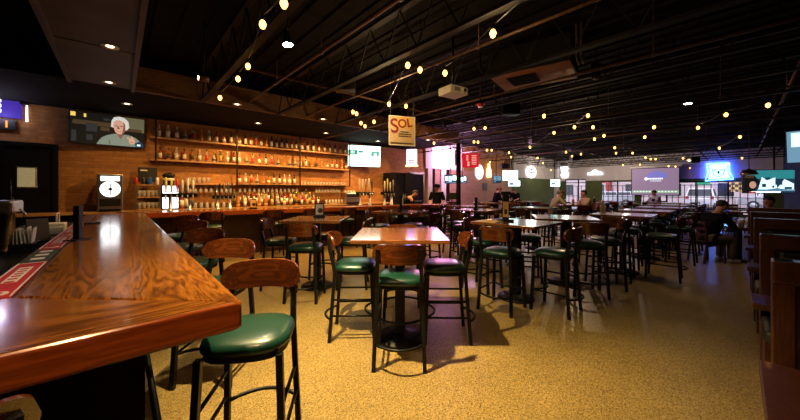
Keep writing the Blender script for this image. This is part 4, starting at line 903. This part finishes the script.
    hm = MB(); hm.ball((0, 0, 0), .108, 18, 12, sc=(.93, 1.06, 1.)); hm.v = [(v[0], v[1], v[2]) if v[2] > .03 + .25 * v[1] or v[1] < -.02 else (v[0] * .55, v[1] * .45, v[2] * .6) for v in hm.v]; hm.v = [(v[0] * fwd.y + v[1] * fwd.x, -v[0] * fwd.x + v[1] * fwd.y, max(v[2], -.07)) for v in hm.v]
    hm.v = [tuple(rot @ Vector((v[0], v[1] - fwd.y * .022, v[2])) + h + ax * .035 - fwd * .01) for v in hm.v]
    hm.build('hair', hair, o)
    for s in (1, -1): MB().ball(h + fwd * .086 + sd * s * .032 + ax * .012, .011, 8, 6).build('eye', 'hair_dark', o)
    MB().box(h + fwd * .09 - ax * .05, (.045, .008, .008)).build('mouth', 'cap_red', o)
    if cap:
        cm = MB(); cm.lathe([(.112, 0), (.112, .05), (.09, .09), (.03, .108)], n=16); cm.v = [tuple(rot @ Vector(v) + h + ax * .05) for v in cm.v]
        c_ = cm.build('cap', cap, o); bm_ = MB().box(h + ax * .055 + fwd * .14, (.15, .13, .012), bev=.004); bm_.build('cap_brim', cap, c_)
    return o
def seated(seat=.76, lean=.1, reach=.35, armz=.3, foot=None, headd=0.):
    z = seat + .10; fz = foot if foot is not None else .30
    J = dict(pelvis=(0, -.02, z), chest=(0, .02 + lean, z + .38), neck=(0, .05 + lean * 1.25, z + .55), head=(0, .09 + lean * 1.4 + headd, z + .685), look=(0, 1.4 + lean, z + .62 - headd * 3))
    for s, k in ((-1, 'L'), (1, 'R')):
        J['sh' + k] = (s * .19, .03 + lean * 1.1, z + .47); J['el' + k] = (s * .25, .2 + lean, z + .24); J['wr' + k] = (s * .13, .2 + reach, z + armz)
        J['hip' + k] = (s * .09, .02, z - .03); J['kn' + k] = (s * .12, .44, z - .02); J['an' + k] = (s * .12, .40, fz + .08)
    return J
def standing(lean=.0, h=1.72, bend=0., arm=.25):
    J = dict(pelvis=(0, -bend * .3, .93), chest=(0, lean + bend * .2, 1.30 - bend * .12), neck=(0, lean * 1.3 + bend * .36, 1.48 - bend * .24), head=(0, lean * 1.5 + bend * .48 + .02, 1.61 - bend * .30), look=(0, 1.6, 1.5 - bend * 1.2))
    for s, k in ((-1, 'L'), (1, 'R')):
        J['sh' + k] = (s * .2, lean + bend * .28, 1.41 - bend * .2); J['el' + k] = (s * .27, lean + .06 + bend * .35, 1.13 - bend * .15); J['wr' + k] = (s * .2, lean + arm + bend * .4, 1.05 - bend * .1)
        J['hip' + k] = (s * .09, -bend * .3, .88); J['kn' + k] = (s * .1, .03, .5); J['an' + k] = (s * .11, -.02, .08)
    return J
person((pch.x, pch.y, 0), rz_face(RT.x, RT.y), 'person in black hoodie and khaki shorts sitting at the low table', seated(.46, .14, .3, .22, .0, .05), 'cloth_black', 'cloth_khaki', hair='hair_dark', hs=.95)
w_ = V((777 - 400) / F * 7.3, 7.3); person((w_.x, w_.y, 0), rz_face(-RT.x, -RT.y - .1), 'woman with dark hair facing left behind the booths', seated(.46, .1, .3, .25, .0), 'cloth_khaki', 'cloth_denim')
chair(w_.x, w_.y, -RT.x, -RT.y - .1, 'dining chair under the woman behind the booths')
MT = (7.9, 3.55)
aL = V((552 - 400) / F * 10.05, 10.05); aR = V((588 - 400) / F * 9.95, 9.95)
stool(aL.x, aL.y, RT.x, RT.y, 'bar stool under the man in the olive shirt', SG); stool(aR.x, aR.y, -RT.x, -RT.y, 'bar stool under the man in the tan shirt', SG)
person((aL.x, aL.y, 0), rz_face(RT.x, RT.y), 'man in olive shirt and cap leaning on a high-top', seated(.84, .16, .42, .26), 'cloth_olive', 'cloth_denim', hair='hair_grey', cap='cloth_khaki', hs=.87)
person((aR.x, aR.y, 0), rz_face(-RT.x, -RT.y), 'man in tan shirt facing the man in the cap', seated(.84, .06, .35, .26), 'cloth_tan', 'cloth_denim', hs=.87)
q = V((657 - 400) / F * 13.2, 13.2); stool(q.x, q.y, -RT.x, -RT.y, 'bar stool under the person with white sleeves', SG)
person((q.x, q.y, 0), rz_face(-RT.x, -RT.y), 'person in black vest with white sleeves below the projection screen', seated(.84, .05, .35, .2), 'cloth_white', 'cloth_black', hs=.87, vest='cloth_black')
q = at_d(437, 190, 11.6); person((q.x, q.y, 0), rz_face(-FW.x - .2 * RT.x, -FW.y - .2 * RT.y), 'bartender in black shirt and black cap standing behind the bar', standing(), 'cloth_black', 'cloth_black', cap='cloth_black', sleeves=False)
q = at_d(405, 190, 11.0); person((q.x, q.y, 0), rz_face(RT.x, RT.y), 'bartender in black bending over beside the fridge', standing(bend=.7), 'cloth_black', 'cloth_black')
q = at_d(496, 190, 15.5); person((q.x, q.y, 0), rz_face(RT.x, RT.y), 'man in black with orange cap by the blue pool table', standing(bend=.25), 'cloth_black', 'cloth_black', cap='cap_red')
q = at_d(516, 190, 17.6); person((q.x, q.y, 0), rz_face(-RT.x - FW.x, -RT.y - FW.y), 'person in black leaning over the blue pool table', standing(bend=.45), 'cloth_black', 'cloth_black', sleeves=False)
# pool table
o = empty('pool_table', (15.6, 7.35, 0), 'blue felt pool table before the green wall', 'pool table', rz=.0)
MB().box((0, 0, .79), (2.2, 1.15, .04)).build('playing_bed', 'pool_felt', o); m = MB(); m.box((0, .62, .8), (2.45, .12, .1)).box((0, -.62, .8), (2.45, .12, .1)).box((1.16, 0, .8), (.12, 1.15, .1)).box((-1.16, 0, .8), (.12, 1.15, .1)); m.build('rail', 'booth_wood', o)
MB().box((0, 0, .66), (2.1, 1.05, .2)).build('apron', 'booth_wood', o)
for sx in (-1, 1):
    for sy in (-1, 1): MB().box((sx * .9, sy * .42, .29), (.16, .16, .58)).build('leg', 'booth_wood', o)
q = at_d(452, 197, 11.9); o = empty('host_stand', (q.x, q.y, 0), 'dark stand with tilted black screen beside the column', 'stand', rz=rz_face(FW.x, FW.y))
MB().box((0, 0, .55), (.4, .34, 1.1)).build('cabinet', 'booth_wood', o); MB().box((0, 0, 1.3), (.42, .03, .26), rot=Matrix.Rotation(-.3, 3, 'X')).build('screen', 'plastic_black', o); MB().tube([(0, .03, 1.1), (0, .02, 1.25)], .025, 8).build('neck', 'plastic_black', o)
p = at_Y(485, 186.5, WB - .05); tag(MB().box((0, 0, 0), (.42, .05, .42), bev=.01).box((0, -.028, 0), (.3, .01, .3), 0).build('wall_plaque', 'sign_dark', None, p), 'dark square plaque on the tan brick wall', 'plaque')

# ------------------------------------------------------------------ ceiling fittings
c = [at_z(480, 77.6, 3.4), at_z(511.5, 90, 3.4), at_z(587, 76, 3.4), at_z(562, 63.6, 3.4)]; cc = sum(c, Vector()) / 4
pm('duct_panel', (.30, .13, .045), .6, var=.3, scale=2)
ang = math.atan2(c[2].y - c[1].y, c[2].x - c[1].x); L1 = (c[2] - c[1]).length; L2 = ((c[0] - c[1]).length + (c[3] - c[2]).length) / 2
o = empty('air_duct', (cc.x, cc.y, 3.4), 'rust-brown duct box with black grille on the ceiling', 'air duct', rz=ang)
MB().box((0, 0, .2), (L1, min(L2, 1.3), .4)).build('duct_body', 'joist_steel', o); MB().box((0, 0, -.004), (L1 - .04, min(L2, 1.3) - .04, .008)).build('bottom_panel', 'duct_panel', o)
g = MB(); [g.box((-.15, -.2 + .06 * k, -.02), (.42, .02, .024)) for k in range(7)]; g.box((-.15, -.02, -.011), (.46, .44, .006)); g.build('grille', 'black_metal', o)
m = MB(); [m.box((L1 / 2 + .06 * k, -.3, .25), (.02, .3, .5)) for k in (1, 2)]; m.build('duct_flange', 'conduit', o)
p = at_d(480.5, 104, 5.4); o = empty('smoke_alarm', p, 'red and white alarm under a ceiling joist', 'alarm')
MB().lathe([(.07, 0), (.065, -.02), (.045, -.045)][::-1], n=16).build('body', 'red_plastic', o); MB().lathe([(.04, -.06), (.045, -.045)], n=14).build('lens', 'white_plastic', o); MB().tube([(0, 0, 0), (0, 0, DECK - p.z)], .015, 6).build('mount_stem', 'black_metal', o)
p = at_d(596, 71, 5.2); o = empty('ceiling_speaker', p, 'grey speaker hanging beside the rust-brown duct', 'speaker')
MB().box((0, 0, 0), (.12, .14, .24), bev=.02).build('cabinet', 'joist_steel', o); MB().lathe([(.045, 0), (.045, .02)], (0, 0, -.14), 14).build('cone', 'conduit', o); MB().tube([(0, 0, .12), (0, 0, DECK - p.z)], .01, 6).build('bracket', 'black_metal', o)
for k, (px, py, d) in enumerate([(345, 85, 6.3), (510, 110, 7.6), (536, 140, 11.), (575, 158, 15.5), (505, 166, 15), (693, 160, 14)]):
    p = at_d(px, py, d); o = empty('ceiling_speaker', p, ['dark speaker box under the joists near the soffit', 'dark speaker box past the red alarm', 'dark speaker box over the middle tables', 'dark speaker box before the figure sign', 'dark speaker box above the bright white television', 'dark speaker box before the blue neon'][k], 'speaker', rz=-.7)
    MB().box((0, 0, 0), (.42, .28, .26), bev=.02).build('cabinet', 'plastic_black', o); MB().box((0, -.145, 0), (.36, .01, .2)).build('speaker_grille', 'cast_black', o); MB().tube([(0, 0, .13), (0, 0, DECK - p.z)], .015, 6).build('mount_stem', 'black_metal', o)
# recessed downlights
cans = [(110, 46, 0), (109, 82, 0), (127, 103.5, 1), (237, 104, 1), (258, 123, 1), (326, 133, 1), (323, 119, 1), (381, 130.5, 1), (378, 141, 1), (428, 139.8, 1)]
cannm = ['second along the grey ceiling panel', 'last along the grey ceiling panel', 'at the corner above the big television', 'over the black tap handles', 'above the first bottle bay', 'above the end bottle bay', 'near the soffit front over the middle bar', 'near the soffit front over the bright television', 'just above the bright television', 'at the soffit end near the pink wall']
LIGHTS = []
for (px, py, k), nm in zip(cans, cannm):
    p = at_z(px, py, SOF); p.y = min(p.y, 9.35)
    o = empty('recessed_downlight', (p.x, p.y, SOF), f'round recessed downlight {nm}', 'ceiling light', group='recessed downlights over the bar')
    MB().lathe([(.085, -.001), (.09, -.012), (.06, -.006)], n=18).build('trim_ring', 'white_plastic', o); MB().lathe([(.036, -.009), (.04, -.0065)], n=16).build('diffuser', 'can_glow', o)
    LIGHTS.append((p, k))
# ------------------------------------------------------------------ string lights
STR = [
    ('string of amber bulbs beginning above the near bar', [(302, -25, 2.2), (284, 3, 2.5), (262.7, 24, 2.9), (248, 66, 4.0), (238, 78.6, 4.4), (220, 97.5, 5.2)]),
    ('string of amber bulbs sagging over the spotlit table', [(560, -30, 2.2), (493, 33, 3.1), (445, 72.8, 4.2), (420, 69.6, 4.2), (407.8, 65, 4.1), (389, 104, 5.6), (374, 121.6, 6.9)]),
    ('string of amber bulbs along the soffit front', [(353, 111.8, 6.4), (356.5, 113.5, 6.4), (361, 122.9, 6.9), (365, 126, 7.1), (406, 106, 6.2), (434, 143, 10.), (474, 128.5, 8.2), (485, 127.8, 8.2)]),
    ('string of bulbs over the middle tables', [(544, 115.8, 6.4), (588, 115.4, 6.4), (574.5, 127, 7.6), (593, 127, 7.6), (554, 132.6, 8.4), (530, 147, 10.8), (509, 152.6, 12.4), (491.7, 150, 11.8), (487, 150, 11.8)]),
    ('string of bulbs above the aisle', [(768, 105, 5.4), (726, 114.5, 6.2), (698, 127.6, 7.5), (654, 127, 7.4), (604, 135.6, 8.6), (594.5, 139, 9.2), (566, 152, 12.4), (537.5, 157.8, 14.6)]),
    ('string of bulbs before the projection screen', [(740, 136.7, 8.6), (719.4, 148, 10.8), (683, 158, 14.), (688, 160, 14.8), (668.6, 166, 18.), (675.5, 166.5, 18.)]),
    ('string of bulbs crossing ahead of the hat sign', [(644.7, 137, 8.8), (614.7, 147.6, 11.), (616, 153, 12.6), (632.7, 153, 12.6), (645.5, 157.5, 14.), (650.7, 159, 14.5), (655.6, 159, 14.5)]),
    ('string of bulbs along the window end', [(742, 158, 14.), (729, 163.6, 16.5), (713, 165, 17), (690, 168, 19), (640, 164.5, 17.5), (623, 165, 18), (581, 154, 13.2), (572, 156, 14)]),
    ('string of bulbs near the tan brick wall', [(474, 141.7, 9.8), (478, 142, 9.8), (511, 157, 14.), (513, 169, 20), (490, 162, 16), (543, 163, 17), (551, 170, 22)]),
]
for lb, pts in STR:
    P_ = [at_d(*q) for q in pts]
    o = empty('string_light', P_[0], lb, 'string light'); o0 = P_[0]
    path = []
    for a, b in zip(P_, P_[1:]):
        L = (b - a).length; sag = min(.22, .05 * L)
        for t in range(8):
            f = t / 8; q = a.lerp(b, f) + Vector((0, 0, .085)); q.z -= sag * 4 * f * (1 - f) * .6; path.append(q - o0)
    path.append(P_[-1] + Vector((0, 0, .085)) - o0)
    cm = MB(); cm.tube(path, .006, 5)
    for k, a in enumerate(P_): cm.tube([a + Vector((0, 0, .08)) - o0, Vector((a.x, a.y, DECK)) - o0], .003, 4)
    cm.build('cord', 'black_metal', o)
    for a in P_:
        s_ = MB().lathe([(.016, .03), (.018, .05), (.014, .085)], a - o0, 10).build('socket', 'plastic_black', o)
        MB().lathe([(.003, -.048), (.018, -.04), (.030, -.015), (.031, .003), (.022, .024), (.014, .034)], a - o0, 12).build('bulb', 'bulb_glow', o)
# flood lamps clipped to the joists
def flood(p, label, m='bulb_white', aim=(0, 0, -1)):
    o = empty('flood_lamp', p, label, 'lamp'); R = Vector((0, 0, -1)).rotation_difference(Vector(aim).normalized()).to_matrix()
    s = MB().lathe([(.03, .13), (.035, .08), (.06, .0), (.064, -.01)], n=16); s.v = [tuple(R @ Vector(v)) for v in s.v]; s.build('lamp_housing', 'black_metal', o)
    s = MB().lathe([(.01, -.022), (.045, -.016), (.055, -.008)], n=16); s.v = [tuple(R @ Vector(v)) for v in s.v]; s.build('lamp_face', m, o)
    MB().tube([R @ Vector((0, 0, .12)), (0, 0, .25), (0, 0, DECK - p.z)], .01, 6).build('clamp_arm', 'black_metal', o)
flood(at_d(288, 44, 3.3), 'bright white flood lamp hanging under the joists near the bar', aim=(.1, -.1, -1))
flood(at_d(688, 103, 5.6), 'bright flood lamp glowing over the aisle')
KEY = V(-.84, 2.12, 3.25); flood(KEY, 'flood lamp just above the frame lighting the front table', aim=(.1, .05, -1))
p = at_d(204, 79, 4.4); o = empty('track_lamp', p, 'dim spot lamp with side shade at the soffit edge', 'lamp')
MB().tube([(-.06, 0, 0), (.06, 0, 0)], .04, 12).build('lamp_housing', 'conduit', o); MB().tube([(-.065, 0, 0), (-.075, 0, 0)], .03, 12).build('lamp_face', 'can_glow', o); MB().tube([(0, 0, .03), (0, 0, DECK - p.z)], .01, 6).build('stem', 'black_metal', o)
p = at_d(749, 172.5, 8.2); o = empty('pendant_lamp', p, 'dark dome pendant hanging beside the teal television', 'lamp')
MB().lathe([(.17, -.06), (.165, -.03), (.12, .05), (.03, .09), (.02, .11)], n=18).build('lamp_shade', 'brass', o); MB().tube([(0, 0, .1), (0, 0, DECK - p.z)], .008, 6).build('cord', 'black_metal', o)
p = at_Y(24, 103, WB - .1); o = empty('security_camera', p, 'tiny black camera on the brick beside the purple sign', 'camera')
MB().box((0, 0, 0), (.1, .12, .08), bev=.01).build('body', 'plastic_black', o); MB().tube([(0, .04, 0), (0, .1, .04)], .012, 6).build('bracket', 'plastic_black', o)

# ------------------------------------------------------------------ outside
struct(MB().box((44, 8, -.1), (36, 90, .1)).build('ground', 'asphalt'))
struct(MB().box((27.6, 8, -.06), (3., 60, .14)).build('sidewalk', 'concrete'))
def building(y0, y1, h, X, m, label, door=True):
    o = empty('building', (X, (y0 + y1) / 2, 0), label, 'building'); L = y1 - y0
    MB().box((2, 0, h / 2), (4, L, h)).build('facade', m, o)
    n = max(1, int(L / 3))
    for k in range(n):
        yy = -L / 2 + L * (k + .5) / n
        w = MB().box((-.03, yy, 1.6), (.08, 1.3, 1.5)).build('window', 'wall_white', o); MB().box((-.08, yy, 1.6), (.03, 1.0, 1.2)).build('pane', 'car_glass', w)
    MB().box((-.2, 0, 3.3), (.6, L, .25)).build('canopy', 'facade_grey', o)
    return o
building(11.6, 26, 6, 39, 'facade_pink', 'pink rendered building across the street behind the entrance'); building(9.7, 11.5, 6, 40, 'facade_red', 'narrow red fronted shop across the street'); building(-1, 9.6, 6, 41, 'facade_pink', 'pale pink building facing the street windows'); building(-12, -1.2, 5, 42, 'facade_grey', 'grey building at the right end of the street')
o = empty('fence', (29.6, 8, 0), 'black railing fence running along the street', 'fence')
for z in (.25, 1.05, 1.9): MB().box((0, 0, z), (.03, 30, .04)).build('rail', 'black_metal', o)
m = MB(); [m.box((0, -15 + k * .33, 1.), (.045, .045, 1.9)) for k in range(91)]; m.build('bars', 'black_metal', o)
def car(x, y, rz, paint, label, suv=True):
    o = empty('car', (x, y, 0), label, 'car', rz=rz)
    h = 1.72 if suv else 1.45
    low_ = [(-2.25, .35), (2.25, .35), (2.3, .7), (2.2, .95), (1.2, 1.05), (-2.1, 1.05), (-2.3, .9), (-2.3, .6)]
    m = MB().extr(low_, -.9, .9); b = m.build('body', paint, o); bv = b.modifiers.new('bevel', 'BEVEL'); bv.width = .08; bv.segments = 3
    cab = [(-2.1, 1.03), (1.15, 1.03), (.45, h), (-1.85, h)]; vs = []; n = 4
    for s in (-1, 1):
        for i, (X, Z) in enumerate(cab): vs.append((X, s * (.86 if i < 2 else .7), Z))
    b = MB().add(vs, [(0, 1, 2, 3), (7, 6, 5, 4), (0, 4, 5, 1), (1, 5, 6, 2), (2, 6, 7, 3), (3, 7, 4, 0)]).build('cabin', paint, o); bv = b.modifiers.new('bevel', 'BEVEL'); bv.width = .06; bv.segments = 2
    g = MB(); t0, t1_ = 1.1, h - .1
    for s in (-1, 1):
        for X0, X1 in ((-1.75, -.75), (-.65, .25), (.3, .75)):
            g.add([(X0, s * .87, t0), (X1, s * .87, t0), (min(X1, .62), s * .755, t1_), (X0 + .05, s * .755, t1_)], [(0, 1, 2, 3)])
    g.add([(1.16, -.7, t0), (1.16, .7, t0), (.62, .6, t1_ + .02), (.62, -.6, t1_ + .02)], [(0, 1, 2, 3)]); g.add([(-2.13, -.72, t0), (-2.13, .72, t0), (-1.95, .62, t1_), (-1.95, -.62, t1_)], [(0, 1, 2, 3)]); g.build('window_glass', 'car_glass', o)
    for sx in (-1.4, 1.4):
        for sy in (-1, 1): w = MB().tube([(sx, sy * .72, .34), (sx, sy * .93, .34)], .34, 20).build('wheel', 'tyre', o); MB().tube([(sx, sy * .925, .34), (sx, sy * .94, .34)], .2, 14).build('hub', 'car_silver', w)
    for s in (-1, 1): MB().box((-2.3, s * .72, .95), (.06, .2, .22)).build('tail_lamp', 'car_lamp', o); MB().box((2.27, s * .7, .78), (.08, .3, .14)).build('head_lamp', 'white_plastic', o)
    MB().box((-2.33, 0, .72), (.03, .5, .14)).build('number_plate', 'white_plastic', o)
    return o
car(36.5, 2.1, 0, 'car_white', 'white estate car parked tail towards the street windows'); car(38.5, -2.2, PI / 2, 'car_silver', 'silver estate car parked side-on across the street')
car(36., 8.5, PI / 2, 'car_silver', 'silver car passing in front of the red shop', False)
o = empty('street_sign', (37.5, .2, 0), 'yellow checkered sign on a post by the white car', 'sign'); MB().tube([(0, 0, 0), (0, 0, 1.5)], .03, 6).build('post', 'steel', o)
m = MB(); [m.box((0, -.3 + .2 * i, 1.5 + .2 * j), (.03, .2, .2), (i + j) % 2) for i in range(4) for j in range(4)]; m.build('panel', ['sign_yellow', 'sign_dark'], o)
o = empty('street_sign', (40., 2.2, 0), 'green sign on a post above the white car', 'sign'); MB().tube([(0, 0, 0), (0, 0, 2.2)], .04, 6).build('post', 'steel', o); MB().box((-.02, 0, 2.2), (.06, .9, .35), bev=.02).build('panel', 'sign_green', o)

# ------------------------------------------------------------------ light
def lamp(kind, loc, power, c, size=.1, aim=None, ang=None, blend=.6, name='lamp_light'):
    l = bpy.data.lights.new(name, kind); l.energy = power; l.color = c
    if kind in ('POINT', 'SPOT'): l.shadow_soft_size = size
    if kind == 'SPOT': l.spot_size = math.radians(ang); l.spot_blend = blend
    o = bpy.data.objects.new(name, l); col.objects.link(o); o.location = loc
    if aim is not None: o.rotation_euler = (Vector(aim) - Vector(loc)).to_track_quat('-Z', 'Y').to_euler()
    return o
WARM = (1., .66, .30)
lamp('SPOT', KEY + Vector((0, 0, -.04)), 1380, (1., .74, .32), .04, V(.0, 2.75), 90, 1.)
p = at_d(288, 44, 3.3); lamp('SPOT', p + Vector((0, 0, -.05)), 120, (1., .82, .5), .05, p + Vector((.2, -.2, -3)), 120, .8)
p = at_d(688, 103, 5.6); lamp('SPOT', p + Vector((0, 0, -.05)), 40, (1., .7, .36), .05, p + Vector((0, 0, -3)), 110, .8)
lamp('SPOT', V(-.7, .35, 3.25), 170, (1., .60, .26), .06, V(-.5, .6), 110, .8); flood(V(-.7, .35, 3.29), 'unseen flood lamp added behind the viewpoint to light the near bar edge')  # unseen lamp added to brighten the bar's near edge and the front floor
o = empty('recessed_downlight', (-.2, 2.3, SOF), 'round recessed downlight nearest the viewpoint in the grey ceiling panel', 'ceiling light', group='recessed downlights over the bar')
MB().lathe([(.085, -.001), (.09, -.012), (.06, -.006)], n=18).build('trim_ring', 'white_plastic', o); MB().lathe([(.036, -.009), (.04, -.0065)], n=16).build('diffuser', 'can_glow', o)
lamp('SPOT', (-.2, 2.3, SOF - .03), 45, (1., .7, .4), .05, (-.35, 2.6, 0), 100, .8)
lamp('POINT', (at_Y(445, 157, WB).x, WB - 1.3, at_Y(445, 157, WB - .2).z - .1), 330, (1., .50, .80), .3)
lamp('POINT', (at_Y(3, 106, WB).x, WB - .35, 3.0), 7, (.75, .7, 1.), .1)
for q, w_, c_ in (((389, 104, 5.45), 45, WARM), ((434, 143, 10.), 18, (1., .5, .25)), ((572, 150, 9.0), 60, (1., .7, .4)), ((688, 159, 14.), 20, (1., .7, .4)), ((566, 168, 20.5), 110, (1., .8, .66)), ((625, 168, 19.5), 90, (1., .8, .7)), ((531, 164, 17.), 90, (1., .85, .7)), ((493, 33, 3.1), 18, WARM)):
    lamp('POINT', at_d(*q) - Vector((0, 0, .07)), w_, c_, .03)  # point lights added among the bulbs, brightening hanging sign, two men and far walls
for i, (p, k) in enumerate(LIGHTS):
    if k: lamp('SPOT', (p.x, p.y, SOF - .03), 60 if i == 2 else 285, (1., .56, .18), .05, (p.x, p.y + .9, 0), 140, .6)
    else: lamp('SPOT', (p.x, p.y, SOF - .03), 16, (1., .7, .4), .05, (p.x, p.y, 0), 110, .6)
wd = bpy.data.worlds.new('sky'); scene.world = wd; wd.use_nodes = True
bg = wd.node_tree.nodes['Background']; bg.inputs['Color'].default_value = (.82, .80, 1., 1); bg.inputs['Strength'].default_value = 2.7

# ------------------------------------------------------------------ camera and view
cd = bpy.data.cameras.new('camera'); cd.sensor_width = 36; cd.lens = F / 800 * 36; cd.shift_y = -(210 - HZ) / 800; cd.clip_start = .02; cd.clip_end = 300
co = bpy.data.objects.new('camera', cd); col.objects.link(co); co.location = (0, 0, CAMH)
co.rotation_euler = FW.to_track_quat('-Z', 'Y').to_euler(); scene.camera = co
vs = scene.view_settings; vs.view_transform = 'Standard'; vs.look = 'None'; vs.exposure = 0.; vs.gamma = 1.; vs.use_curve_mapping = False
cy = scene.cycles; cy.use_denoising = True; cy.max_bounces = 8; cy.diffuse_bounces = 3; cy.glossy_bounces = 3; cy.transparent_max_bounces = 16
cy.sample_clamp_indirect = 3.; cy.use_light_tree = True; cy.caustics_reflective = False; cy.caustics_refractive = False
